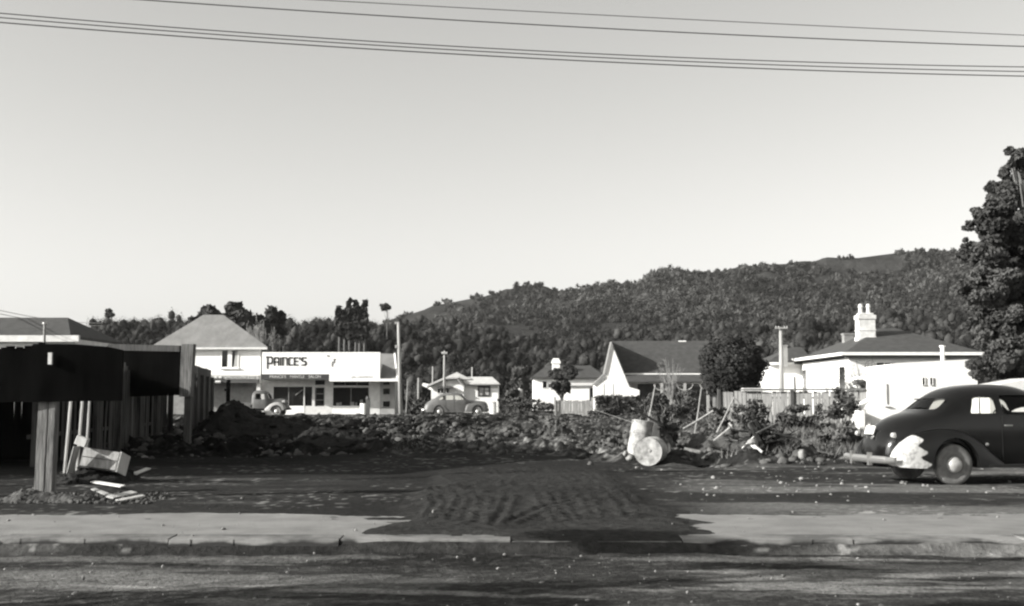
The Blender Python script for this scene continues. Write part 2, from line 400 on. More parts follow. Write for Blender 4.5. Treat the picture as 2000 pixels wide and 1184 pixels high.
# road
xs = np.concatenate([np.linspace(-120, -7.2, 60)[:-1], np.arange(-7.2, 7.2, .05), np.linspace(7.2, 120, 60)[1:]])
yr = np.concatenate([np.linspace(-6, 6.8, 30)[:-1], np.arange(6.8, 12.48, .035)])
XX, YY = np.meshgrid(xs, yr)
ZZ = -.145+(fbm(XX*.6, YY*1.2, 81)-.5)*.03+(fbm(XX*3, YY*5, 82)-.5)*.018+(fbm(XX*9, YY*12, 84, 3, .8)-.5)*.014+sm(11.9, 12.4, YY)*(.012)*fbm(XX*2, YY*2, 83)
ZZ += .05*np.exp(-((YY-12.3)/.35)**2)*mudmask(XX, YY+0*XX)*fbm(XX*1.5, YY*1.5, 85)
n1 = fbm(XX*.22, YY*1.3+XX*.15, 91, 6, .62); n2 = fbm(XX*.5, YY*3.2, 92, 5, .65)
grit = fbm(XX*9, YY*9, 97, 3, .8); tone = (.034+.12*sm(.5, .58, n1)*(.35+.65*sm(.38, .5, n2))+.03*sm(.55, .75, n2))*(.6+.8*grit)
tone = tone+.09*sm(.5, -2.5, XX)*sm(11.7, 11.1, YY)*sm(.40, .5, fbm(XX*.5, YY*1.4, 95, 5, .6))*(.5+.9*grit)
tone = tone*(1-.45*sm(11.3, 11.8, YY)*(XX < 3)) + .035*sm(.7, .8, vnoise(XX*14, YY*14, 96))
road = npmesh('road', np.stack([XX, YY, ZZ], -1).reshape(-1, 3), grid_faces(len(yr), len(xs)), 'road', tone=tone.ravel(), smooth=True)
tag(road, kind='structure')
# footpath slabs with broken, dirt-covered edges
def slab(name, x0, x1, endl, endr, seed):
    n = int((x1-x0)/.06); xs = np.linspace(x0, x1, n); rows = 30
    V = []; 
    back = 15.05+(fbm(xs*.55, xs*0, seed, 5, .6)-.5)*1.1; front = 12.93+(fbm(xs*1.5, xs*0, seed+3)-.5)*.06
    for r in range(rows):
        t = r/(rows-1); yy = front+(back-front)*t; jag = (fbm(xs*0+t*9, xs*0+seed, seed+5, 5, .65)-.5)*.9
        xx = xs.copy()
        if endr: xx = xx-np.maximum(0, 1-(x1-xs)/1.6)*(.45*t*0+jag+.3)
        if endl: xx = xx+np.maximum(0, 1-(xs-x0)/1.6)*(jag+.3)
        V.append(np.stack([xx, yy, np.full(n, .006)+(fbm(xs*.4, yy*.4, seed+9)-.5)*.012], -1))
    V = np.array(V); edge = V.copy()
    Vt = V.reshape(-1, 3); Q = grid_faces(rows, n)
    # skirt
    lo = Vt.copy(); lo[:, 2] -= .06
    def sk(ids): 
        ids = np.array(ids); k = len(Vt)
        return np.stack([ids[:-1], ids[:-1]+k, ids[1:]+k, ids[1:]], -1)
    Q = np.vstack([Q, sk(range(n)), sk(range((rows-1)*n, rows*n)), sk([r*n for r in range(rows)]), sk([r*n+n-1 for r in range(rows)])])
    o = npmesh(name, np.vstack([Vt, lo]), Q, 'concrete', smooth=False); tag(o, kind='structure'); return o
slab('footpath', -40, -1.05, False, True, 101)
slab('footpath', 1.7, 45, True, False, 131)
# kerb: cast lengths with small gaps and a worn top
kv = MB(); xk = -45
kr = random.Random(3)
while xk < 45:
    L = 1.8 if abs(xk) < 12 else 6
    dz = kr.uniform(-.012, .012)-(.03 if -1.5 < xk < 1.6 else 0); dy = kr.uniform(-.02, .02)
    n = 8
    for i in range(n):
        a = xk+L*i/n; b = xk+L*(i+1)/n-(.02 if i == n-1 else 0); w1 = kr.uniform(-.006, .006)
        kv.hexa([(a, 12.47+dy+w1, -.3), (b, 12.47+dy+w1, -.3), (b, 12.9, -.3), (a, 12.9, -.3)], [(a, 12.53+dy+w1, .004+dz), (b, 12.53+dy+w1, .004+dz), (b, 12.9, .012+dz), (a, 12.9, .012+dz)])
    xk += L
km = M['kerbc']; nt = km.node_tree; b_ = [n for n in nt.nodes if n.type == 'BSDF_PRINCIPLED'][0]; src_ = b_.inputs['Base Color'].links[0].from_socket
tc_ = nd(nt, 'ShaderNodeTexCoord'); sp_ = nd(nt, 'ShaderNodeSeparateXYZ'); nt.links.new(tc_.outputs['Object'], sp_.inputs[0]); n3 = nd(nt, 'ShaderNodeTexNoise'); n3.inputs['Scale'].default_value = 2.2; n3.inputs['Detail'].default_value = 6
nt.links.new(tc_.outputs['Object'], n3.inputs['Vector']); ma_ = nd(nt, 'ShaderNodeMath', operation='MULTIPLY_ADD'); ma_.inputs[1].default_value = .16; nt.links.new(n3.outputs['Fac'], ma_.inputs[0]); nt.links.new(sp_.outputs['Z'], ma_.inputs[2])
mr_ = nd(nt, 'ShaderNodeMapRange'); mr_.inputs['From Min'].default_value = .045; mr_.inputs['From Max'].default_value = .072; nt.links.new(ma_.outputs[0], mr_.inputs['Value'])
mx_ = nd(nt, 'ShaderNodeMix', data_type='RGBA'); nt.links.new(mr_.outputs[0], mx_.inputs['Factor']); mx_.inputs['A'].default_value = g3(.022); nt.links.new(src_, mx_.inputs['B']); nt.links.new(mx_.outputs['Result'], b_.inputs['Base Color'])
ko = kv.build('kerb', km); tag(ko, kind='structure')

# ================= hills
NEARL = [(-2500, 700), (-600, 660), (0, 650), (140, 642), (200, 622), (330, 612), (370, 616), (480, 622), (560, 620), (650, 620), (740, 620), (800, 606), (860, 592), (900, 585), (960, 586), (1040, 604), (1130, 600), (1200, 580), (1260, 562), (1300, 554), (1400, 550), (1500, 540), (1620, 530), (1750, 512), (1860, 512), (2000, 505), (2600, 500), (5000, 600)]
FARL = [(-2500, 720), (0, 680), (500, 650), (740, 625), (800, 604), (850, 588), (900, 577), (960, 566), (1000, 556), (1040, 549), (1062, 549), (1088, 558), (1130, 554), (1180, 548), (1240, 544), (1290, 524), (1330, 521), (1400, 521), (1450, 510), (1530, 505), (1590, 503), (1620, 493), (1680, 493), (1750, 484), (1790, 479), (1860, 482), (2000, 488), (2600, 500), (5000, 620)]
def ylook(tab, px): return np.interp(px, [a for a, _ in tab], [b for _, b in tab])
def hillz(px, D):
    """terrain height at pixel-column px and depth D"""
    px = np.asarray(px, float); D = np.asarray(D, float); px, D = np.broadcast_arrays(px, D)
    x = (px-1000)/F*D
    zn = (775-ylook(NEARL, px))/F*330+EYE-np.interp(px, [700, 850, 1000, 1250], [4.6, 8.5, 12.0, 16.5])
    zf = (775-ylook(FARL, px))/F*820+EYE-3.5
    t = np.clip((D-135)/195, 0, 1)**1.5
    zbase = zn*t
    spur = (fbm(x*.012+D*.004, D*.006, 201, 4)-.5)*13*sm(150, 230, D)*(1-sm(280, 325, D))
    z = zbase+spur
    u = sm(340, 430, D); mid = np.minimum(zn, zf)*.9
    z2 = mid+(zf-mid)*np.clip((D-430)/390, 0, 1)**1.15
    g = np.abs(fbm(x*.009, D*.004, 211, 4)-.5)*2
    z2 = z2-(1-g)*0-g*16*sm(450, 600, D)*(1-sm(760, 815, D))
    z2 = z2+(fbm(x*.06, D*.06, 215, 4)-.5)*6*sm(450, 550, D)
    z = z*(1-u)+z2*u
    z = np.where(D > 820, zf-(D-820)*.25, z)
    return np.where(D < 133, -.4, z)
pc = np.concatenate([np.linspace(-2500, -100, 60)[:-1], np.arange(-100, 2100, 5.), np.linspace(2100, 5000, 50)])
dd = np.concatenate([np.linspace(128, 340, 70), np.linspace(346, 800, 80), np.linspace(804, 840, 12), [900, 1100]])
PC, DD = np.meshgrid(pc, dd); HZ = hillz(PC, DD); HX = (PC-1000)/F*DD
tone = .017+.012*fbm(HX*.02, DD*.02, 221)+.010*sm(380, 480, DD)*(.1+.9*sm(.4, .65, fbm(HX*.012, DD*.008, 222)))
ho = npmesh('hills', np.stack([HX, DD, HZ], -1).reshape(-1, 3), grid_faces(len(dd), len(pc)), 'hill', tone=tone.ravel(), smooth=True); tag(ho, kind='structure')

def forest(name, n, d0, d1, r0, r1, q, seed, m, pxr=(-80, 2080), power=1., size=.22, gate=.36):
    g = np.random.default_rng(seed); px = g.uniform(*pxr, n*2); D = d0+(d1-d0)*g.random(n*2)**power
    x = (px-1000)/F*D; k = fbm(x*.03, D*.02, 400, 4) > gate; px, D, x = px[k][:n], D[k][:n], x[k][:n]; n = len(px)
    rr = r0+(r1-r0)*g.random(n)**2.2*(.6+.8*fbm(x*.02, D*.02, 402, 3)); z = hillz(px, D)
    rr = np.minimum(rr, r1); tall = 1+.5*(g.random(n)**3)+(g.random(n) < .14)*.8; rr = np.where(tall > 1.75, rr*.6, rr); pt = .55+.9*fbm(x*.02, D*.015, 404, 4)
    tn = np.clip(pt**1.5*(.3+1.2*g.random(n)**1.5), .2, 2.0)
    VV = []; off = 0; QQ = []; TT = []
    for i in range(n):
        r = rr[i]; h = r*tall[i]
        bl = [((x[i]+g.normal()*r*.5, D[i]+g.normal()*r*.5, z[i]+h*.75+g.normal()*r*.3), (r*.6, r*.6, h*.6)) for _ in range(4)]
        bl.append(((x[i], D[i], z[i]+h*.5), (r, r, h*.8)))
        V, Qf = leaves(bl, int(q*(r/r1)**1.3)+40, (.10+r*.035)*size, jitter=.5, shell=.62, seed=seed*1000+i, flat=0)
        Qf = np.vstack([Qf[:, :3], Qf[:, [0, 2, 3]]])
        VV.append(V); QQ.append(Qf+off); off += len(V); TT.append(np.full(len(V), tn[i]))
        for c, R3 in bl:
            W = I1V*(np.array(R3)*.58)*(1+.5*(g.random((len(I1V), 1))-.5))+np.array(c); VV.append(W); QQ.append(I1F+off); off += len(W); TT.append(np.full(len(W), tn[i]*.9))
    return npmesh(name, np.vstack(VV), np.vstack(QQ), m, tone=np.concatenate(TT))
f1 = forest('forest', 4600, 140, 336, 1.0, 3.0, 800, 11, 'leaffor', power=.85, size=.52, gate=.33)
tag(f1, 'dense dark native bush covering the hillside behind the houses', 'forest', kind='stuff')
f2 = forest('forest', 5200, 420, 812, 1.5, 3.3, 60, 12, 'leaffor', pxr=(700, 2080), size=2.2, gate=.34)
f3 = forest('forest', 5200, 600, 815, 1.3, 2.6, 60, 14, 'leaffor', pxr=(1000, 2080), size=2.2, gate=.30, power=1.)
tag(f3, 'thin scrub along the crest of the distant ridge', 'forest', kind='stuff')
tag(f2, 'scrub and trees on the distant higher ridge', 'forest', kind='stuff')
# ================= strokes and lettering
def stroke_text(glyphs, x, z, y, h, wd, gap, th, name, m, parent):
    """flat raised letters from polylines in a unit box, on a wall facing -y"""
    mb = MB()
    for gl in glyphs:
        W, hh, dz, lines = gl
        for ln in lines:
            pts = [(x+p[0]*W*wd, z+dz*h+p[1]*hh*h) for p in ln]
            for a, b in zip(pts[:-1], pts[1:]):
                d = Vector((b[0]-a[0], b[1]-a[1])); L = d.length
                if L < 1e-6: continue
                d /= L; nrm = Vector((-d.y, d.x))*th/2; a2 = Vector(a)-d*th*.45; b2 = Vector(b)+d*th*.45
                q = [a2-nrm, b2-nrm, b2+nrm, a2+nrm]
                mb.prism([tuple(k) for k in q], lambda p: (p[0], y, p[1]), lambda p: (p[0], y-.03, p[1]))
        x += W*wd+gap
    return mb.build(name, m, parent)
def font_text(s, x0, x1, z0, z1, y, name, m, parent):
    """sign writing with the built-in font, fitted into a box on a wall facing -y"""
    cu = bpy.data.curves.new('t', 'FONT'); cu.body = s; cu.extrude = .02
    ob = bpy.data.objects.new('t', cu); col.objects.link(ob); dg = bpy.context.evaluated_depsgraph_get(); dg.update()
    me = bpy.data.meshes.new_from_object(ob.evaluated_get(dg)); bpy.data.objects.remove(ob)
    co_ = np.array([v.co[:] for v in me.vertices]); a = co_.min(0); b = co_.max(0)
    L, _ = root_org(parent)
    for v in me.vertices:
        c = v.co; px = x0+(c.x-a[0])/(b[0]-a[0])*(x1-x0); pz = z0+(c.y-a[1])/(b[1]-a[1])*(z1-z0)
        v.co = (px-L.x, y-.01-c.z-L.y, pz-L.z)
    me.name = name; me.materials.clear(); me.materials.append(M[m]); o = bpy.data.objects.new(name, me); col.objects.link(o); o.parent = parent
    return o
def pbox(px0, py0, px1, py1, Y, d, mb=None):
    """box whose front face (at depth Y) spans these photograph pixels, thickness d backwards"""
    mb = mb or MB(); a = P(px0, py0, Y); b = P(px1, py1, Y)
    return mb.box((a[0], Y, b[2]), (b[0], Y+d, a[2]))
def hip_roof(mb, x0, x1, y0, y1, ze, rx0, rx1, ry, zr, t=.12, x1r=None):
    x1r = x1 if x1r is None else x1r
    lo = [(x0, y0, ze-t), (x1, y0, ze-t), (x1r, y1, ze-t), (x0, y1, ze-t)]
    up = [(x0, y0, ze), (x1, y0, ze), (x1r, y1, ze), (x0, y1, ze)]
    v = lo+up+[(rx0, ry, zr), (rx1, ry, zr)]
    return mb.add(v, [(3, 2, 1, 0), (0, 1, 5, 4), (1, 2, 6, 5), (2, 3, 7, 6), (3, 0, 4, 7), (4, 5, 9, 8), (5, 6, 9), (6, 7, 8, 9), (7, 4, 8)])
def window(parent, px0, py0, px1, py1, Y, m='shopglass', frame='whitep', bars=1, fr=.06, sill=False, label=None):
    """window part with a frame and glass a little behind it"""
    a = P(px0, py0, Y); b = P(px1, py1, Y); x0, x1, z1, z0 = a[0], b[0], a[2], b[2]
    fm = MB()
    fm.box((x0-fr, Y-.05, z0), (x0, Y-.003, z1)); fm.box((x1, Y-.05, z0), (x1+fr, Y-.003, z1))
    fm.box((x0-fr, Y-.052, z1), (x1+fr, Y-.003, z1+fr)); fm.box((x0-fr, Y-.052, z0-fr), (x1+fr, Y-.003, z0))
    for k in range(1, bars+1):
        xx = x0+(x1-x0)*k/(bars+1); fm.box((xx-fr*.3, Y-.046, z0), (xx+fr*.3, Y-.003, z1))
    if sill: fm.box((x0-fr*2, Y-.16, z0-fr-.08), (x1+fr*2, Y-.003, z0-fr-.002))
    wo = fm.build('window', M[frame], parent)
    MB().box((x0, Y-.02, z0), (x1, Y-.004, z1)).build('pane', M[m], wo)
    if label: wo['label'] = label
    return wo

# ================= shop with the big painted name
Y0, Y1 = 98., 100.1
s = thing('shop_building', 'long low white shop building with big dark letters painted on its parapet', 'shop', (X_(626, Y0), Y0, 0))
w = MB(); a = P(512, 688, Y0); b = P(742, 731, Y0); c = P(643, 745, Y0); e = P(780, 741, Y0)
w.box((a[0], Y0, b[2]), (b[0], Y0+.25, a[2])); w.build('parapet', M['whitep'], s)
w = MB(); w.box((c[0], Y0, c[2]), (b[0], Y0+.25, b[2]-.003)); w.box((b[0], Y0+.002, c[2]), (e[0], Y0+.25, e[2]+.05)); w.build('fascia', M['whitep'], s)
nb = MB(); nb.box((a[0], Y0+.03, Z_(741, Y0)), (c[0]-.003, Y0+.25, b[2]-.004)); sb = nb.build('name_board', M['band'], s); sb['label'] = 'dark fascia board with small pale lettering'
# veranda ceiling and shop front
MB().box((a[0], Y0+.252, Z_(742, Y0)), (e[0], Y1, Z_(742, Y0)+.1)).build('veranda_ceiling', M['offwhite'], s)
fw = MB(); gx = lambda p: X_(p, Y1); gz = lambda p: Z_(p, Y1)
zt = Z_(742, Y0)
def fb(p0, q0, p1, q1, d=.15, mb=fw): mb.box((gx(p0), Y1, gz(q1)), (gx(p1), Y1+d, gz(q0) if q0 else zt))
fb(510, 0, 519, 812); fb(519, 0, 609.5, 755.5); fb(592.8, 755.5, 595.2, 793); fb(519, 755.5, 534, 812)
fb(609.5, 0, 615, 812); fb(615, 752, 634, 757); fb(634, 0, 650.5, 812); fb(720, 0, 742, 812); fb(650.5, 753.2, 720, 757)
fb(595, 793, 609.5, 812); fb(615, 794, 634, 812)
fw.build('shop_front', M['offwhite'], s)
for p0, p1 in ((534, 594.8), (650.5, 720)): MB().box((gx(p0), Y1-.02, -.1), (gx(p1), Y1+.15, gz(793))).build('stall_riser', M['whitep'], s)
for (p0, q0, p1, q1, br) in [(534, 755.5, 593, 793, 1), (595, 755.5, 609.5, 793, 0), (650.5, 757, 720, 793, 1), (650.5, 743.5, 720, 753, 2), (615, 743, 634, 752, 0)]:
    m_ = MB(); m_.box((gx(p0), Y1+.08, gz(q1)), (gx(p1), Y1+.1, gz(q0))); g = m_.build('window', M['shopglass'], s)
    if br:
        m2 = MB()
        for k in range(1, br+1):
            xx = gx(p0)+(gx(p1)-gx(p0))*k/(br+1); m2.box((xx-.03, Y1+.05, gz(q1)), (xx+.03, Y1+.078, gz(q0)))
        m2.build('frame', M['midgrey'], g)
dr = MB(); dr.box((gx(615), Y1+.06, gz(812)), (gx(634), Y1+.1, gz(757))); do = dr.build('door', M['midgrey'], s)
m_ = MB()
for k in range(3): q = 758+k*12; m_.box((gx(617), Y1+.04, gz(q+10.5)), (gx(632), Y1+.057, gz(q)))
m_.build('pane', M['shopglass'], do)
# goods in the window
m_ = MB(); kr = random.Random(2)
for p, q, ww in [(657, 787, 6), (664, 786, 3), (694, 786, 3), (703, 781, 6), (684, 785, 8)]:
    MB().box((gx(p), Y1+.03, gz(793)), (gx(p+ww), Y1+.07, gz(q))).build('window_display', M['midgrey'], s)
m_ = MB(); a1 = (gx(577), Y1+.05, gz(772)); b1 = (gx(591), Y1+.05, gz(761)); m_.tube([a1, b1], .05, 6); m_.build('window_banner', M['midgrey'], s)
# side wing
wg = MB(); wg.box((gx(742), Y1+.02, -.1), (gx(771), Y1+5, zt)); wg.build('side_wing', M['greypaint'], s)
for q0, q1 in [(745, 751.5), (759, 770), (784, 795)]:
    window(s, 748.5, q0, 761, q1, Y1+.02, bars=0, fr=.03, frame='greypaint')
rf = MB(); T0 = P(742, 692, Y0+3.2); T1 = P(770, 693, Y0+3.2); B0 = P(742, 741, Y0+.3); B1 = P(775, 741, Y0+.3)
rf.hexa([B0, B1, T1, T0], [(p[0], p[1], p[2]+.08) for p in (B0, B1, T1, T0)])
BB0 = (T0[0], Y0+7.5, 3.3); BB1 = (T1[0], Y0+7.5, 3.3); rf.hexa([T0, T1, BB1, BB0], [(p[0], p[1], p[2]+.08) for p in (T0, T1, BB1, BB0)])
rf.build('roof', M['roofiron'], s)
MB().tube([tuple(Vector(B1)+Vector((.05, -.02, .08))), tuple(Vector(T1)+Vector((.05, 0, .1)))], .07, 6).build('barge_board', M['whitep'], s)
bk = MB(); bk.box((a[0]+.01, Y0+.26, zt+.1), (b[0]-.01, Y0+9, b[2]+.9)); bk.build('rear_block', M['offwhite'], s)
# lettering: P tall, then R I N C E ' S in the rounded style of the sign
arch = [[(0, 0), (0, .85), (.15, 1), (.85, 1), (1, .85), (1, 0)]]
G = [(1.05, 1.55, -.45, [[(.08, 0), (.08, 1)], [(-.1, 1), (.75, 1), (.95, .88), (.95, .55), (.75, .43), (.1, .43)]]),
     (.82, 1, 0, arch+[[(0, .42), (1, .42)]]), (.08, 1, 0, [[(.5, 0), (.5, 1)]]), (.8, 1, 0, [[(-.12, 1), (0, 1), (0, 0)], [(0, .95), (.15, 1), (.85, 1), (1, .85), (1, 0)]]),
     (.68, 1, 0, [[(1, 1), (.2, 1), (0, .85), (0, .15), (.2, 0), (1, 0)]]), (.68, 1, 0, [[(1, 1), (.15, 1), (0, .88), (0, .12), (.15, 0), (1, 0)], [(0, .5), (.9, .5)]]),
     (.05, .2, .8, [[(.5, 0), (.5, 1)]]), (.75, 1, 0, [[(1, 1), (.2, 1), (0, .85), (0, .62), (.2, .52), (.8, .5), (1, .38), (1, .15), (.8, 0), (0, 0)]])]
stroke_text(G, X_(520.5, Y0), Z_(713, Y0), Y0-.004, (Z_(699, Y0)-Z_(713, Y0)), .42, .165, .115, 'sign_lettering', M['letter'], s)
ft = MB()
for q in [(652.5, 703, 651.5, 709), (651, 702.5, 655, 701.5), (649, 706, 648, 716)]: 
    A = P(q[0], q[1], Y0); B = P(q[2], q[3], Y0); ft.tube([(A[0], Y0-.01, A[2]), (B[0], Y0-.01, B[2])], .045, 5)
A = P(639.5, 695, Y0); ft.box((A[0]-.05, Y0-.06, A[2]-.06), (A[0]+.09, Y0-.002, A[2]+.06))
ft.build('paint_marks', M['midgrey'], s)
font_text("PRINCE'S", X_(526, Y0), X_(558, Y0), Z_(738.5, Y0), Z_(733, Y0), Y0+.03, 'small_lettering', 'lightletter', sb)
font_text("MANTLE", X_(566, Y0), X_(594, Y0), Z_(738.5, Y0), Z_(733, Y0), Y0+.03, 'small_lettering', 'lightletter', sb)
font_text("SALON", X_(602, Y0), X_(626, Y0), Z_(738.5, Y0), Z_(733, Y0), Y0+.03, 'small_lettering', 'lightletter', sb)
font_text("J.D. NEWSON", X_(685, Y0), X_(727, Y0), Z_(739, Y0), Z_(734.5, Y0), Y0, 'faded_lettering', 'faint', s)

# ================= two storey house beside it
Y0 = 99.6
s = thing('two_storey_house', 'white two storey house with pale hipped iron roof beside the shops', 'house', (X_(405, Y0), Y0, 0))
xl, xr = X_(301, Y0), X_(508, Y0)
xq = X_(509, Y0+9); a_, b_ = Z_(733, Y0), Z_(680, Y0)
MB().hexa([(xl, Y0, a_), (xr, Y0, a_), (xq, Y0+9, a_), (xl, Y0+9, a_)], [(xl, Y0, b_), (xr, Y0, b_), (xq, Y0+9, b_), (xl, Y0+9, b_)]).build('upper_wall', M['white'], s)
lw = MB(); lw.box((xl, Y0+1.6, -.1), (xq, Y0+9, Z_(733, Y0)-.004)); lw.build('shop_wall', M['midgrey'], s)
MB().box((xl, Y0-.35, Z_(741, Y0)), (xr-.1, Y0+1.6, Z_(733, Y0)-.003)).build('veranda', M['greypaint'], s)
MB().box((xl, Y0-.3, Z_(748, Y0)), (xr-.1, Y0+1.55, Z_(741, Y0)-.004)).build('veranda_fascia', M['darkgrey'], s)
MB().box((xr-.32, Y0+.02, -.1), (xr, Y0+.3, Z_(733, Y0)-.006)).build('corner_post', M['offwhite'], s)
MB().box((X_(438, Y0+1.5), Y0+1.5, -.1), (X_(496, Y0+1.5), Y0+1.6, Z_(756, Y0+1.5))).build('roller_door', M['midgrey'], s)
rm = MB(); ze = Z_(678, Y0-.4); hip_roof(rm, X_(290, Y0-.4), X_(521, Y0-.4), Y0-.4, Y0+9.5, ze, X_(394, Y0+4.5), X_(433, Y0+4.5), Y0+4.5, Z_(615, Y0+4.5), x1r=X_(523, Y0+9.5)); rm.build('roof', M['roofiron'], s)
MB().box((X_(291, Y0-.4), Y0-.46, ze-.2), (X_(520.5, Y0-.4), Y0-.402, ze-.02)).build('gutter', M['offwhite'], s)
wd = window(s, 434, 685, 464, 717, Y0, bars=0, fr=.09, sill=True)
MB().box((X_(443.5, Y0), Y0-.09, Z_(717, Y0)), (X_(452, Y0), Y0-.056, Z_(684, Y0))).build('sash', M['whitep'], wd)
MB().add([P(460, 686, Y0-.03), P(464, 686, Y0-.03), P(464, 717, Y0-.03), P(456, 717, Y0-.03), P(459, 698, Y0-.03)], [(0, 1, 2, 3, 4)]).build('curtain', M['curtain'], wd)
lt = MB()
for k in range(2): lt.tube([P(418+9*k, 737.5, Y0-.36), P(424+9*k, 737.5, Y0-.36)], .1, 6)
lt.tube([P(421, 746, Y0-.36), P(431, 746, Y0-.36)], .12, 6)
lt.build('sign_marks', M['offwhite'], s)
font_text("WINCHCOMBE & CO", X_(441, Y0), X_(499, Y0), Z_(739.5, Y0), Z_(735, Y0), Y0-.36, 'sign_lettering', 'offwhite', s)

# ================= building far left with a dark hipped roof
Y0 = 62.
s = thing('dark_roofed_house', 'white building with dark hipped roof rising behind the black hoarding', 'house', (X_(0, Y0), Y0, 0))
MB().box((X_(-260, Y0), Y0, -.1), (X_(143, Y0), Y0+8, Z_(662, Y0))).build('wall', M['offwhite'], s)
MB().box((X_(-262, Y0), Y0-.25, Z_(668, Y0)), (X_(150, Y0-.25), Y0-.002, Z_(655, Y0-.25))).build('fascia', M['offwhite'], s)
rm = MB(); hip_roof(rm, X_(-262, Y0), X_(137, Y0), Y0-.2, Y0+8.2, Z_(655, Y0), X_(-160, Y0+3), X_(125, Y0+3), Y0+3.2, Z_(620, Y0+3)); rm.build('roof', M['roofdark'], s)
s = thing('vent_pipe', 'slim pale pipe standing against the far left dark roof', 'pipe', (X_(83, 60), 60, 0))
pm = MB(); pm.tube([(X_(83, 60), 60, 0), (X_(83, 60), 60, Z_(633, 60))], .07, 8); pm.build('pipe_shaft', M['pole'], s)
MB().tube([(X_(83, 60), 60, Z_(633, 60)), (X_(83, 60), 60, Z_(630, 60))], .12, 8).build('pipe_cap', M['offwhite'], s)

# ================= bungalow behind the sedan
Y0 = 112.
s = thing('bungalow', 'white bungalow with pale grey roofs behind the parked grey sedan', 'house', (X_(900, Y0), Y0, 0))
wm = MB(); poly = [(842, 790), (842, 752), (868, 741), (893, 740), (906, 754), (906, 790)]
wm.prism([P(p, q, Y0) for p, q in poly], lambda p: (p[0], Y0, p[2]), lambda p: (p[0], Y0+7, p[2])); wm.build('gable_wall', M['white'], s)
wm = MB(); wm.box((X_(906, Y0)+.002, Y0+.4, -.2), (X_(973, Y0+.4), Y0+7, Z_(750, Y0+.4))); wm.build('side_wall', M['white'], s)
rm = MB()
def slabq(pts, t=.12, mb=rm): mb.hexa(pts, [(p[0], p[1], p[2]+t) for p in pts])
yb = Y0+7.3; yf = Y0-.25
A = P(834, 754, yf); B = P(868, 739, yf); C = P(894, 738, yf); D = P(908, 753, yf)
pl_ = [A, B, C, D]; mb_ = MB()
for a_, b_ in zip(pl_[:-1], pl_[1:]): slabq([a_, b_, (b_[0], yb, b_[2]), (a_[0], yb, a_[2])], .1)
rm.prism([P(862, 741, Y0+1), P(892, 727, Y0+1), P(921, 741, Y0+1)], lambda p: (p[0], Y0+1, p[2]), lambda p: (p[0], yb-.1, p[2]))
w0 = P(899, 738.5, Y0+2.5); w1 = P(961, 738.5, Y0+2.5); w2 = P(975, 751, Y0); w3 = P(909, 751, Y0)
slabq([w3, w2, w1, w0]); slabq([w0, w1, (w2[0], yb, w2[2]), (w3[0], yb, w3[2])]); slabq([w2, (w2[0]+.01, yb, w2[2]), (w1[0]+.02, w1[1]+.5, w1[2]), w1])
rm.build('roof', M['roofpale'], s)
MB().box((w3[0]+.1, Y0-.15, Z_(753.5, Y0)), (w2[0], Y0-.03, w3[2]-.002)).build('gutter', M['darkgrey'], s)
bm_ = MB(); bm_.tube([(A[0], yf-.05, A[2]-.12), (B[0], yf-.05, B[2]-.1), (C[0], yf-.05, C[2]-.1), (D[0], yf-.05, D[2]-.12)], .12, 4); bm_.build('barge_board', M['midgrey'], s)
window(s, 855, 759.5, 877, 768, Y0, bars=3, fr=.06); window(s, 936.5, 757, 954.5, 771.5, Y0+.4, m='curtain', frame='darkgrey', bars=1, fr=.16)
hd = MB(); hd.hexa([P(854, 758, Y0-.5), P(886, 758, Y0-.5), P(882, 757, Y0-.01), P(857, 757, Y0-.01)], [P(854, 757, Y0-.5), P(886, 757, Y0-.5), P(882, 754, Y0-.01), P(857, 754, Y0-.01)]); hd.build('window_hood', M['darkgrey'], s)
pr = MB(); pr.hexa([P(824, 753, Y0+1), P(841.8, 762, Y0+1), P(841.8, 762, Y0+4), P(824, 753, Y0+4)], [P(826, 748, Y0+1), P(841.8, 751, Y0+1), P(841.8, 751, Y0+4), P(826, 748, Y0+4)]); pr.build('porch_roof', M['whitep'], s)

# ================= house with white chimney, and shed
Y0 = 122.
s = thing('chimney_house', 'low dark roofed house with a white chimney behind the dark bushy tree', 'house', (X_(1100, Y0), Y0, 0))
MB().box((X_(1043, Y0), Y0, -.3), (X_(1176, Y0), Y0+9, Z_(737, Y0))).build('wall', M['white'], s)
rm = MB(); hip_roof(rm, X_(1038, Y0-.4), X_(1184, Y0-.4), Y0-.4, Y0+9.4, Z_(737, Y0-.4), X_(1068, Y0+4), X_(1155, Y0+4), Y0+4.5, Z_(714, Y0+4)); ro = rm.build('roof', M['roofdark'], s)
cm = MB(); cm.box((X_(1079, Y0+1.5), Y0+1.5, Z_(737, Y0+1)), (X_(1093.5, Y0+1.5), Y0+2.3, Z_(703, Y0+1.5))); cm.box((X_(1077.5, Y0+1.5), Y0+1.4, Z_(710, Y0+1.5)), (X_(1095, Y0+1.5), Y0+2.4, Z_(706, Y0+1.5)))
cm.box((X_(1080.5, Y0+1.5), Y0+1.6, Z_(703, Y0+1.5)), (X_(1092, Y0+1.5), Y0+2.2, Z_(700, Y0+1.5))); cm.build('chimney', M['whitep'], ro)
window(s, 1060, 745, 1068, 758, Y0, bars=0)
Y0 = 104.
s = thing('garden_shed', 'small white flat roofed shed left of the steep white gable', 'shed', (X_(1135, Y0), Y0, 0))
MB().box((X_(1108, Y0), Y0, -.1), (X_(1161, Y0), Y0+3, Z_(754, Y0))).build('wall', M['white'], s)
rm = MB(); rm.hexa([P(1106, 754, Y0-.2), P(1163, 754, Y0-.2), P(1163, 754, Y0+3.2), P(1106, 754, Y0+3.2)], [P(1106, 752, Y0-.2), P(1163, 752, Y0-.2), P(1163, 750, Y0+3.2), P(1106, 750, Y0+3.2)]); rm.build('roof', M['roofpale'], s)
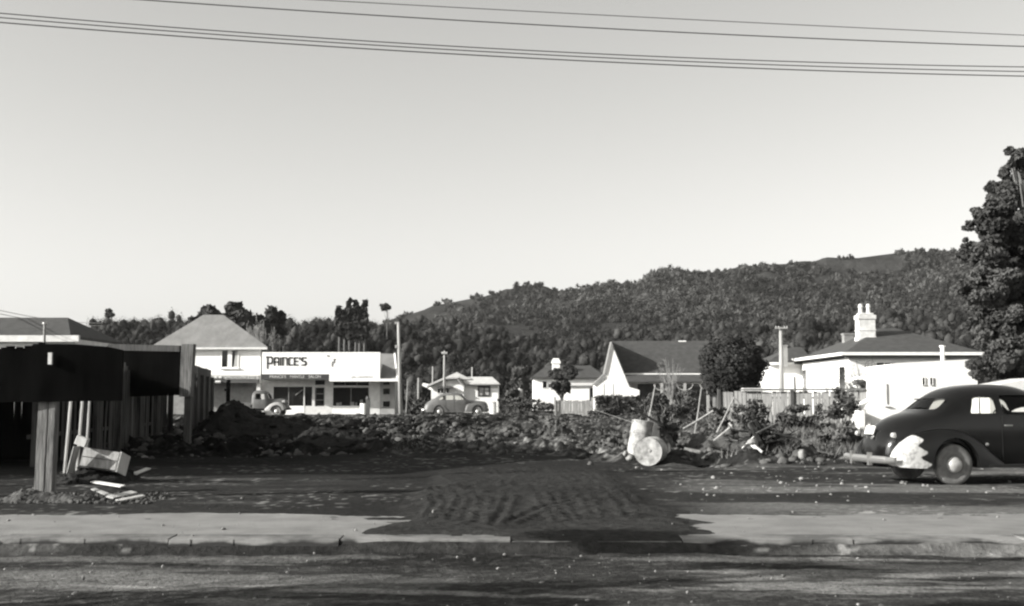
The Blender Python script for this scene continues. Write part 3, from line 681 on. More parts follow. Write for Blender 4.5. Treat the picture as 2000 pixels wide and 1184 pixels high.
MB().box((X_(1151.5, Y0), Y0-.02, -.1), (X_(1160, Y0), Y0-.002, Z_(758, Y0))).build('door', M['interior'], s)

# ================= steep gabled house
Y0 = 84.
s = thing('gabled_house', 'house with steep white gable, long dark roof and bracketed veranda', 'house', (X_(1260, Y0), Y0, 0))
poly = [(1161, 830), (1161, 749), (1181, 730), (1194, 670), (1218.5, 730), (1230, 757), (1234, 830)]
wm = MB(); wm.prism([P(p, q, Y0) for p, q in poly], lambda p: (p[0], Y0, p[2]), lambda p: (p[0], Y0+1.2, p[2])); wm.build('gable_wall', M['white'], s)
bb = MB()
pts = [P(1158, 751, Y0-.05), P(1180, 730, Y0-.05), P(1194, 667, Y0-.05)]
for a_, b_ in zip(pts[:-1], pts[1:]):
    bb.hexa([a_, (a_[0]+.18, a_[1], a_[2]-.12), (b_[0]+.12, b_[1], b_[2]-.3), b_], [(a_[0], Y0+1.2, a_[2]), (a_[0]+.18, Y0+1.2, a_[2]-.12), (b_[0]+.12, Y0+1.2, b_[2]-.3), (b_[0], Y0+1.2, b_[2])])
bb.build('barge_board', M['midgrey'], s)
rm = MB(); Yr = Y0+4.5
a_ = P(1219, 729, Y0+.8); b_ = P(1390, 730, Y0+.8); c_ = P(1385, 668, Yr); d_ = P(1195, 669, Yr)
def sl(pts, mb, t=.1): mb.hexa(pts, [(p[0], p[1]-.03, p[2]+t) for p in pts])
sl([a_, b_, c_, d_], rm); bk = lambda p: (p[0], 2*Yr-p[1], p[2]); sl([d_, c_, bk(b_), bk(a_)], rm)
sl([P(1195, 668, Y0-.03), P(1220, 731, Y0-.03), (a_[0], Y0+4, a_[2]), d_], rm, .04)
rm.build('roof', M['roofdark'], s)
MB().box((a_[0]+.1, Y0+1.2, -.1), (b_[0]-.2, Y0+8, a_[2])).build('wall', M['offwhite'], s)
MB().prism([(Y0+1.0, a_[2]-.02), (Yr, c_[2]-.06), (2*Yr-Y0-1.0, a_[2]-.02)], lambda p: (b_[0]-.25, p[0], p[1]), lambda p: (b_[0]-.5, p[0], p[1])).build('end_gable', M['white'], s)
MB().box((a_[0]+.02, Y0+.55, Z_(733, Y0)), (b_[0], Y0+.75, Z_(729, Y0))).build('gutter', M['whitep'], s)
vr = MB(); v0 = P(1222, 733, Y0+.5); v1 = P(1388, 733, Y0+.5); v2 = P(1395, 747, Y0-1.6); v3 = P(1226, 747, Y0-1.6); sl([v3, v2, v1, v0], vr, .05); vr.build('veranda_roof', M['roofdark'], s)
for p in (1293, 1338, 1383):
    x = X_(p, Y0-1.5); z1 = Z_(748, Y0-1.5); m_ = MB(); m_.box((x-.09, Y0-1.55, 0), (x+.09, Y0-1.4, z1))
    for sg in (-1, 1):
        arc = [(x+sg*.06+sg*.5*math.sin(t), Y0-1.48, z1-.5+.45*(1-math.cos(t))) for t in np.linspace(0, 1.5, 6)]
        m_.tube(arc, [.05, .045, .04, .035, .03, .03], 5)
    po_ = m_.build('veranda_post', M['greypaint'], s)
m_ = MB(); m_.box((a_[0]+1, Y0+1.15, 0), (b_[0]-.3, Y0+1.19, Z_(750, Y0))); m_.build('veranda_shade_sheet', M['darkgrey'], s)  # dark sheet over the wall stands in for the shade under the veranda
m_ = MB(); m_.hexa([P(1216, 775, Y0-3), P(1249, 775, Y0-3), P(1249, 775, Y0-1.7), P(1216, 775, Y0-1.7)], [P(1216, 752, Y0-3), P(1249, 762, Y0-3), P(1249, 762, Y0-1.7), P(1216, 752, Y0-1.7)]); m_.build('porch_screen', M['whitep'], s)
MB().tube([P(1325, 667.5, Yr-.1), P(1340, 667.5, Yr-.1)], .09, 6).build('ridge_cap', M['offwhite'], s)

# ================= villa with hipped roof and tall chimney
s = thing('hipped_villa', 'white villa with low dark hipped roof and two-potted pale chimney', 'house', (20.6, 72, 0))
zE = Z_(688, 72)
MB().box((20.62, 72.0, -.1), (28.4, 84, zE-.35)).build('wall', M['white'], s)
rm = MB(); hip_roof(rm, 20.1, 29.0, 71.5, 84.5, zE-.12, 24.3, 25.4, 78, Z_(641, 78)); rv = rm.build('roof', M['roofdark'], s)
gm = MB(); gm.box((20.0, 71.4, zE-.2), (29.0, 71.5, zE-.02)); gm.box((20.0, 71.502, zE-.2), (20.1, 84.5, zE-.02)); gm.build('gutter', M['whitep'], s)
MB().box((20.3, 71.7, zE-.36), (28.9, 71.99, zE-.24)).build('soffit', M['midgrey'], s)
cm = MB(); cx, cy = X_(1693.5, 76), 76.
def cb_(q0, q1, w_, mb=cm): mb.box((cx-w_/2, cy-w_*.35, Z_(q1, cy)), (cx+w_/2, cy+w_*.35, Z_(q0, cy)))
cb_(625, 668, 1.12); cb_(616, 624.9, 1.24); cb_(644, 647, 1.2); cb_(612, 615.9, .95); cb_(658, 670, 1.22)
ch = cm.build('chimney', M['brick'], rv, bevel=.06)
pt = MB()
for p in (1685, 1700):
    x = X_(p, cy); pt.tube([(x, cy, Z_(612, cy)), (x, cy, Z_(602, cy)), (x, cy, Z_(600.5, cy)), (x, cy, Z_(594, cy))], [.15, .12, .17, .1], 10)
pt.build('chimney_pot', M['offwhite'], s)
cm = MB(); x = X_(1661, 79); cm.box((x-.32, 79, Z_(685, 79)), (x+.32, 79.6, Z_(651, 79))); cm.box((x-.38, 78.95, Z_(654, 79)), (x+.38, 79.65, Z_(651.5, 79)+.02)); cm.build('small_chimney', M['midgrey'], s)
# side windows on the sunny flank
for (ya, yb_) in [(72.8, 73.9), (82.4, 83.3)]:
    fm = MB(); fm.box((20.54, ya-.12, 1.35), (20.618, yb_+.12, 3.45)); wo = fm.build('window', M['offwhite'], s); MB().box((20.5, ya, 1.45), (20.538, yb_, 3.35)).build('pane', M['shopglass'], wo)
    if ya > 80: MB().box((20.47, ya, 2.2), (20.498, yb_, 2.75)).build('blind', M['curtain'], wo)
window(s, 1712, 709, 1742, 730, 72.0, bars=1, fr=.08)
# left wing of the villa
zw = Z_(708, 84)
MB().box((X_(1506, 84), 84.01, -.1), (20.6, 90, zw-.1)).build('wing_wall', M['white'], s)
rm = MB(); hip_roof(rm, X_(1498, 83.6), 21.5, 83.6, 90.4, zw, X_(1548, 87), 21.4, 87, Z_(678, 87)); rm.build('wing_roof', M['roofdark'], s)
MB().box((X_(1498, 83.6), 83.5, zw-.18), (20.0, 83.598, zw-.01)).build('wing_gutter', M['whitep'], s)

# ================= white stucco garage
Y0 = 46.5
s = thing('stucco_garage', 'stepped white stucco outbuilding behind the black car', 'outbuilding', (X_(1790, Y0), Y0, 0))
poly = [(1684, 860), (1685, 803), (1692, 795), (1706, 784), (1715, 778), (1715, 733), (1738, 730), (1741, 712), (1760, 709), (1896, 702), (1896, 860)]
wm = MB(); wm.prism([P(p, q, Y0) for p, q in poly], lambda p: (p[0], Y0, p[2]), lambda p: (p[0]+.4, Y0+5, p[2])); wm.build('wall', M['stucco'], s)
for p in (1800.5, 1815.5): window(s, p, 738, p+5.5, 752, Y0, bars=0, fr=.015, m='interior')
m_ = MB(); m_.box((X_(1731, Y0), Y0-.03, Z_(790, Y0)), (X_(1733, Y0), Y0-.002, Z_(750, Y0))); m_.box((X_(1727, Y0), Y0-.09, Z_(795, Y0)), (X_(1738, Y0), Y0-.002, Z_(793.5, Y0))); m_.build('downpipe', M['greypaint'], s)
m_ = MB(); m_.box((X_(1677, Y0-.6), Y0-.6, -.05), (X_(1688, Y0-.6), Y0-.002, Z_(802, Y0))); m_.build('buttress', M['stucco'], s)
m_ = MB(); x = X_(1843.5, Y0+1); m_.tube([(x, Y0+1, Z_(712, Y0+1)), (x, Y0+1, Z_(678, Y0+1)), (x, Y0+1, Z_(678, Y0+1)), (x, Y0+1, Z_(675, Y0+1))], [.08, .08, .12, .12], 10); m_.build('flue', M['whitep'], s)
s = thing('low_white_roof', 'low pale roofed lean-to showing over the black car roof at the right edge', 'lean-to', (X_(1985, 39), 39, 0))
m_ = MB(); m_.prism([(X_(1925, 39), Z_(762, 39)), (X_(1960, 39), Z_(750, 39)), (X_(2030, 39), Z_(738, 39)), (X_(2120, 39), Z_(745, 39)), (X_(2120, 39), Z_(762, 39))], lambda p: (p[0], 39, p[1]), lambda p: (p[0], 41.2, p[1])); m_.build('roof', M['offwhite'], s)
MB().box((X_(1935, 39), 39.1, -.05), (X_(2110, 39), 41, Z_(762, 39))).build('wall', M['whitep'], s)

# ================= fences
def palings(name, label, x0, y0, x1, y1, z, m, wd=.13, gap=.012, zb=.0, rail=None, group=None, seed=1, ragged=.05, postm=None, missing=0, cat='fence', posth=.1, step=2.4):
    kr = random.Random(seed); L = math.hypot(x1-x0, y1-y0); dx, dy = (x1-x0)/L, (y1-y0)/L
    s = thing(name, label, cat, (x0, y0, 0), 0, group); mb = MB(); t = 0
    while t < L:
        w_ = wd*kr.uniform(.85, 1.15)
        if kr.random() > missing:
            lean = kr.gauss(0, .015)+(kr.gauss(0, .06) if kr.random() < missing else 0); zz = z+kr.uniform(-ragged, ragged); q = kr.uniform(-.012, .012)
            c = [(x0+dx*a-dy*b, y0+dy*a+dx*b) for a, b in ((t, q-.012), (t+w_, q-.012), (t+w_, q+.012), (t, q+.012))]
            mb.hexa([(p[0], p[1], zb-.1) for p in c], [(p[0]+dx*lean*zz, p[1]+dy*lean*zz, zz) for p in c])
        t += w_+gap*kr.uniform(.2, 2)
    mb.build('palings', m, s)
    rl = MB()
    for zr in (z*.82, z*.25):
        rl.hexa([(x0-dy*.03, y0+dx*.03, zr), (x1-dy*.03, y1+dx*.03, zr), (x1-dy*.1, y1+dx*.1, zr), (x0-dy*.1, y0+dx*.1, zr)], [(x0-dy*.03, y0+dx*.03, zr+.09), (x1-dy*.03, y1+dx*.03, zr+.09), (x1-dy*.1, y1+dx*.1, zr+.09), (x0-dy*.1, y0+dx*.1, zr+.09)])
    rl.build('rail', m, s)
    n = max(1, int(L/step))
    for k in range(n+1):
        a = L*k/n; x = x0+dx*a+dy*.08; y = y0+dy*a-dx*.08
        MB().box((x-.06, y-.06, -.1), (x+.06, y+.06, z+posth)).build('fence_post', postm or m, s)
    return s
palings('paling_fence', 'grey paling fence with dark capping in front of the villa', X_(1405, 51), 51, X_(1698, 48.5), 48.5, 1.72, M['timbermid'], wd=.15, ragged=.03, seed=4, postm=M['timberdark'])
s = thing('fence_capping', 'dark top board running along the paling fence by the villa', 'timber', (X_(1480, 50), 50, 1.75))
MB().hexa([(X_(1450, 50.2), 50.35, 1.765), (X_(1690, 48.5), 48.4, 1.765), (X_(1690, 48.5), 48.6, 1.765), (X_(1450, 50.2), 50.75, 1.765)], [(X_(1450, 50.2), 50.35, 1.83), (X_(1690, 48.5), 48.4, 1.85), (X_(1690, 48.5), 48.6, 1.85), (X_(1450, 50.2), 50.75, 1.83)]).build('board', M['timberdark'], s)
s = tag(pbox(1452, 758, 1506, 764, 53, .5).build('iron_sheet', M['offwhite']), 'pale sheet lying over the fence below the round tree', 'sheet')
palings('low_fence', 'short pale paling fence panel between two posts in the middle distance', X_(1084, 88), 88, X_(1156, 88), 88, 1.22, M['timber'], wd=.2, seed=6, posth=.25, step=3)
# dark timber boundary on the left
palings('dark_fence', 'tall black tarred board fence at the far left edge', -17.5, 29.3, -11.3, 28.4, 2.7, M['black'], wd=.2, gap=-.004, seed=8)
palings('dark_fence', 'broken dark palings receding beneath the black hoarding', -10.35, 25.5, -11.9, 41.0, 2.35, M['paldark'], wd=.16, gap=.07, seed=9, missing=.14, ragged=.15)
palings('dark_fence', 'solid black backing added behind the broken dark palings to darken their gaps', -11.0, 28.5, -12.9, 42.0, 2.5, M['black'], wd=.2, gap=-.004, seed=19, posth=-.2)  # backing added only so the gaps between the palings read black
palings('dark_fence', 'dark board fence ending in front of the two storey house', X_(366, 40), 40, X_(411, 50), 50, 2.62, M['timberdark'], wd=.18, gap=.004, seed=10, ragged=.02, posth=-.3)
palings('dark_fence', 'short low dark fence beside the earth heap under the white house', X_(411, 50)+.2, 52, X_(442, 56), 56, 2.15, M['black'], wd=.18, gap=.004, seed=12, ragged=.02)
# black hoardings on posts
s = thing('black_hoarding', 'near black board hoarding on a thick pale post at the left', 'hoarding', (X_(98, 17.25), 17.25, 0))
gpx = GP(99, 976)[1]
m_ = MB(); x0, x1 = X_(82, gpx), X_(117, gpx)
for (a_, b_) in ((x0, x0+(x1-x0)*.57), (x0+(x1-x0)*.6, x1)):
    m_.hexa([(a_-.03, gpx-.14, -.2), (b_-.03, gpx-.14, -.2), (b_-.03, gpx+.02, -.2), (a_-.03, gpx+.02, -.2)], [(a_+.015, gpx-.14, 2.15), (b_+.015, gpx-.14, 2.15), (b_+.015, gpx+.02, 2.15), (a_+.015, gpx+.02, 2.15)])
m_.build('support_post', M['timberpost'], s, bevel=.012)
ym = gpx-.19
m_ = MB(); kr = random.Random(5); xa = X_(-60, ym); tops = [(-60, 684), (20, 682), (58, 676), (62, 671), (140, 671), (205, 676), (232, 682)]
xb = X_(230, 18.6)
m_.prism([(X_(-70, ym), Z_(787, ym)), (X_(232, ym), Z_(783, ym)), (X_(232, ym), Z_(683, ym)), (X_(205, ym), Z_(677, ym)), (X_(140, ym), Z_(672, ym)), (X_(64, ym), Z_(672, ym)), (X_(56, ym), Z_(680, ym)), (X_(-70, ym), Z_(684, ym))],
         lambda p: (p[0], ym+(p[0]+6.7)*.12, p[1]), lambda p: (p[0], ym+.04+(p[0]+6.7)*.12, p[1])); m_.build('boarding', M['black'], s)
m_ = MB(); A = P(94.5, 712, ym-.05); B = P(102.5, 689, ym-.05); m_.box((A[0], ym-.075, A[2]), (B[0], ym-.03, B[2])); m_.build('lit_post_patch', M['timberpale'], s)  # pale block added to show the sunlit bit of the post
MB().box((-9.8, ym+.06, -.2), (-9.6, ym+.3, 2.1)).build('support_post', M['timberdark'], s)
ya = 35.
s = thing('black_hoarding', 'larger black hoarding framed by a pale post and rail before the house', 'hoarding', (X_(360, ya), ya, 0))
m_ = MB(); m_.prism([(X_(130, ya), Z_(778, ya)), (X_(352, ya), Z_(772, ya)), (X_(352, ya), Z_(686, ya)), (X_(130, ya), Z_(680, ya))], lambda p: (p[0], ya+.02, p[1]), lambda p: (p[0], ya+.07, p[1])); m_.build('boarding', M['black'], s)
m_ = MB(); m_.hexa([P(204, 684, ya), P(350, 687, ya), (X_(350, ya), ya+.2, Z_(687, ya)), (X_(204, ya), ya+.2, Z_(684, ya))], [P(212, 672, ya), P(350, 675, ya), (X_(350, ya), ya+.2, Z_(675, ya)), (X_(212, ya), ya+.2, Z_(672, ya))]); m_.build('top_rail', M['timberdark'], s)
m_ = MB(); m_.hexa([(X_(351, ya), ya-.05, 1.5), (X_(373, ya), ya-.05, 1.5), (X_(373, ya), ya+.25, 1.5), (X_(351, ya), ya+.25, 1.5)], [(X_(353, ya), ya-.05, Z_(672, ya)), (X_(377, ya), ya-.05, Z_(672, ya)), (X_(377, ya), ya+.25, Z_(672, ya)), (X_(353, ya), ya+.25, Z_(672, ya))]); m_.build('corner_post', M['timberpost'], s, bevel=.01)
m_ = MB(); m_.box((X_(360, ya), ya+.0, -.1), (X_(372, ya), ya+.2, 1.498)); m_.build('shaded_post_stub', M['timberdark'], s)  # dark timber colour stands in for shadow on the post's lower part
for p in (135, 250):
    MB().box((X_(p, ya), ya+.08, -.1), (X_(p+6, ya), ya+.25, Z_(690, ya))).build('support_post', M['timberdark'], s)

# ================= utility poles and wires
def upole(label, x, y, h, lean=(0, 0), arm=0, r=.12, m='pole', armz=.25, name='utility_pole', insul=True):
    s = thing(name, label, 'utility pole', (x, y, 0)); b = Vector((x+lean[0], y+lean[1], h))
    MB().tube([(x, y, -.3), (x+lean[0]*.5, y+lean[1]*.5, h*.5), tuple(b)], [r*1.25, r*1.05, r*.8], 10).build('shaft', M[m], s, smooth=True)
    if arm:
        mb = MB().box((b.x-arm/2, b.y-r-.08, h-armz-.05), (b.x+arm/2, b.y-r+.01, h-armz+.05)); ao = mb.build('crossarm', M[m], s)
        im = MB()
        for k in (-.9, -.5, .5, .9): im.tube([(b.x+k*arm/2, b.y-r-.04, h-armz+.05), (b.x+k*arm/2, b.y-r-.04, h-armz+.14)], [.03, .02], 6)
        im.build('insulator', M['offwhite'], ao)
    return s
Y0 = 93.; a_ = P(783, 810, Y0); b_ = P(778, 629, Y0)
s = upole('tall leaning pole at the right end of the shops', a_[0], Y0, b_[2], (b_[0]-a_[0], 0), r=.14)
MB().box((b_[0]-.28, Y0-.1, b_[2]-.16), (b_[0]-.02, Y0+.1, b_[2])).build('lamp_bracket', M['pole'], s)
m_ = MB(); x = X_(779, Y0); m_.box((x-.32, Y0-.12, Z_(680, Y0)), (x-.16, Y0+.12, Z_(674, Y0))); m_.build('fuse_box', M['pole'], s)
Y0 = 101.; a_ = P(867.5, 790, Y0); b_ = P(867.5, 685, Y0); upole('slim pole standing in front of the bungalow', a_[0], Y0, b_[2], (0, 0), arm=.5, r=.1, insul=False)
Y0 = 135.
for p, q in ((845, 716), (922, 717), (817, 738)): upole({845: 'thin distant post left of the bungalow gable', 922: 'thin distant post over the bungalow roof ridge', 817: 'lowest thin distant post left of the bungalow'}[p], X_(p, Y0), Y0, Z_(q, Y0), (0, 0), r=.1)
Y0 = 82.; a_ = P(1527, 790, Y0); b_ = P(1525, 639, Y0); upole('pale pole with short crossarm at the left of the villa', a_[0], Y0, b_[2], (b_[0]-a_[0], 0), arm=.85, r=.15, armz=.08)
s = thing('concrete_stack', 'short grey stack beside the pale crossarm pole', 'chimney', (X_(1534, 83.4), 83.4, 3.5)); MB().box((X_(1530, 83.2), 83.2, 3.6), (X_(1540, 83.2), 83.6, Z_(676, 83.2))).build('stack_body', M['greypaint'], s)
MB().box((X_(1529, 83.2), 83.15, Z_(676, 83.2)), (X_(1541, 83.2), 83.65, Z_(674, 83.2))).build('stack_cap', M['greypaint'], s)
# roadside line overhead
PL, PR = Vector((-15.5, 17.3, 0)), Vector((17, 21.1, 0))
k_ = (PR.y-PL.y)/(PR.x-PL.x)
def wirepts(pp):
    q = []
    for px, py in pp:
        u = (px-1000)/F*1.0
        # iterate for pitch-exact depth on the line
        Y = 18.
        for _ in range(8): X = P(px, py, Y)[0]; Y = PL.y+(X-PL.x)*k_
        q.append(P(px, py, Y))
    q = np.array(q); cf = np.polyfit(q[:, 0], q[:, 2], 2)
    xs = np.linspace(PL.x, PR.x, 40); return [(x, PL.y+(x-PL.x)*k_, float(np.polyval(cf, x))) for x in xs], cf
WP = [([(0, 26), (1000, 97), (2000, 131)], .009), ([(0, 34.5), (1000, 104), (2000, 140)], .009), ([(0, 44), (1000, 112), (2000, 149)], .010), ([(280, 0), (1000, 46), (2000, 91)], .010), ([(620, 0), (1300, 36), (2000, 69)], .007)]
zl, zr = [], []
NM = ['lowest of the overhead wires', 'middle of the lower three overhead wires', 'uppermost of the lower three overhead wires', 'thicker of the two top overhead wires', 'topmost thin overhead wire']
for (pp, r), lab in zip(WP, [NM[2], NM[1], NM[0], NM[3], NM[4]]):
    q, cf = wirepts(pp); zl.append(q[0][2]); zr.append(q[-1][2])
    o = MB().tube(q, r, 5).build('overhead_wire', M['wire']); tag(o, lab+' crossing the sky', 'wire', 'overhead wires crossing the sky')
for Pp, zz, lab in ((PL, zl, 'roadside pole carrying the overhead wires, beyond the left edge'), (PR, zr, 'roadside pole carrying the overhead wires, beyond the right edge')):
    s = upole(lab, Pp.x, Pp.y+.1, max(zz)+.25, (0, 0), r=.13)
    for z in zz: MB().box((Pp.x-.5, Pp.y-.12, z-.1), (Pp.x+.5, Pp.y-.02, z-.02)).build('crossarm', M['pole'], s)
for i, (y0, y1) in enumerate([(600, 631), (607, 636)]):
    a_ = P(-40, y0-3, 58); b_ = P(200, y1, 90)
    q = [tuple(Vector(a_).lerp(Vector(b_), t)-Vector((0, 0, .5*4*t*(1-t)*.5))) for t in np.linspace(0, 1, 12)]
    o = MB().tube(q, .02, 4).build('overhead_wire', M['offwhite']); tag(o, ['upper', 'lower'][i]+' pale service wire at the far left above the dark roof', 'wire', 'service wires at the far left')
# ================= cars
def cr(tab, n):
    """Catmull-Rom resample of rows (s, ...) by s"""
    T = np.array(tab, float); s = np.linspace(T[0, 0], T[-1, 0], n); out = []
    for v in s:
        i = min(max(np.searchsorted(T[:, 0], v)-1, 0), len(T)-2)
        p0, p1, p2, p3 = T[max(i-1, 0)], T[i], T[i+1], T[min(i+2, len(T)-1)]
        h = p2[0]-p1[0]; t = (v-p1[0])/h
        m1 = (p2-p0)/max(p2[0]-p0[0], 1e-6)*h; m2 = (p3-p1)/max(p3[0]-p1[0], 1e-6)*h
        out.append((2*t**3-3*t**2+1)*p1+(t**3-2*t**2+t)*m1+(-2*t**3+3*t**2)*p2+(t**3-t**2)*m2)
    o = np.array(out); o[:, 0] = s; return o
def loft(rings, mb=None):
    mb = mb or MB(); n = len(rings[0]); vs = [p for r in rings for p in r]; fs = []
    for i in range(len(rings)-1):
        for k in range(n): fs.append((i*n+k, i*n+(k+1) % n, (i+1)*n+(k+1) % n, (i+1)*n+k))
    fs.append(tuple(range(n-1, -1, -1))); fs.append(tuple((len(rings)-1)*n+k for k in range(n)))
    return mb.add(vs, fs)
def body_ring(s, top, belt, w, wt, zb, nexp, K=12, inset=0.0, floor=None):
    top -= inset; w -= inset; wt -= inset
    b0 = zb if floor is None else floor
    half = [(0.0, b0), (w*.8, b0), (w*.97, b0+.05), (w, b0+(belt-b0)*.35), (w, b0+(belt-b0)*.7), (w*.985, belt)]
    for k in range(1, K+1):
        t = math.pi/2*k/K
        c = max(math.cos(t), 0)**(2/nexp); sn = math.sin(t)**(2/nexp)
        # cabin side leans in from w to wt
        half.append((c*(w*.985+(wt-w*.985)*min(1, sn*1.05)), belt+(top-belt)*sn))
    r = [(s, -y, z) for y, z in half]+[(s, y, z) for y, z in half[-2:0:-1]]
    return r
def boolean(ob, cutter, op='DIFFERENCE', keep=False):
    md = ob.modifiers.new('cut', 'BOOLEAN'); md.operation = op; md.object = cutter; md.solver = 'EXACT'
    dg = bpy.context.evaluated_depsgraph_get(); dg.update(); me = bpy.data.meshes.new_from_object(ob.evaluated_get(dg))
    ob.modifiers.remove(md); old = ob.data; nm = old.name; mats = [m for m in old.materials]; ob.data = me; bpy.data.meshes.remove(old); me.name = nm
    if not keep: bpy.data.objects.remove(cutter)
def rounded(poly, r=.05, k=4):
    out = []; n = len(poly)
    for i in range(n):
        a, b, c = Vector(poly[i-1]), Vector(poly[i]), Vector(poly[(i+1) % n]); rr = min(r, (a-b).length*.45, (c-b).length*.45)
        p = b+(a-b).normalized()*rr; q = b+(c-b).normalized()*rr
        for j in range(k+1):
            t = j/k; out.append(tuple(p*(1-t)**2+b*2*t*(1-t)+q*t*t))
    return out
def wheel(parent, x, y, r, side, tyrem, hubm):
    """wheel > tyre, hubcap; side = +1/-1 for the outer direction along y"""
    mt = Matrix.Translation((x, y, r)) @ Matrix.Rotation(R(90)*(-side), 4, 'X')
    wd = .085
    tp = [(r*.60, -wd*.8), (r*.72, -wd), (r*.9, -wd*.98), (r*.975, -wd*.8), (r, -wd*.4), (r, wd*.4), (r*.975, wd*.8), (r*.9, wd*.98), (r*.72, wd), (r*.60, wd*.7)]
    ty = MB().lathe(tp, 36, mt).build('wheel', tyrem, parent, smooth=True, local=True)
    MB().lathe([(r*.62, wd*.2), (r*.61, wd*.62), (r*.57, wd*.72), (r*.5, wd*.45), (r*.38, wd*.4)], 32, mt).build('rim', M['midgrey'], ty, smooth=True, local=True)
    MB().lathe([(r*.40, wd*.35), (r*.40, wd*.75), (r*.36, wd*1.15), (r*.25, wd*1.45), (r*.1, wd*1.6), (r*.01, wd*1.62)], 28, mt).build('hubcap', hubm, ty, smooth=True, local=True)
    return ty
def fender(parent, tab, lat0, lat1, zb, paint, side, wx, wr, rz, name='fender'):
    T = cr(tab, 34); rings = []
    for s, top, out, bot in T:
        n = 20; c = (lat0+out)/2; a = (out-lat0)/2; r_ = []
        for k in range(n+1):
            t = math.pi*k/n; r_.append((s, side*(c+a*(abs(math.cos(t))**.75)*(1 if math.cos(t) > 0 else -1)), bot+(top-bot)*math.sin(t)**.62))
        rings.append(r_)
    o = loft(rings).build(name, paint, parent, local=True, smooth=False)
    cu = MB(); mt = Matrix.Translation((wx, side*(lat0-.3), rz)) @ Matrix.Rotation(R(-90)*side, 4, 'X')
    cu.lathe([(wr, .42), (wr, 1.2)], 36, mt); co_ = cu.build('cutter', paint, None)
    # cutters live in the parent's local space; temporarily treat both as unparented
    o.parent = None; boolean(o, co_); o.parent = parent
    shade(o); return o
def shade(o, ang=35):
    me = o.data
    for p in me.polygons: p.use_smooth = True
    import bmesh
    bm = bmesh.new(); bm.from_mesh(me); bmesh.ops.remove_doubles(bm, verts=bm.verts, dist=2e-4); bmesh.ops.recalc_face_normals(bm, faces=bm.faces)
    for e in bm.edges:
        e.smooth = not (len(e.link_faces) == 2 and e.calc_face_angle(0) > R(ang))
    bm.to_mesh(me); bm.free()

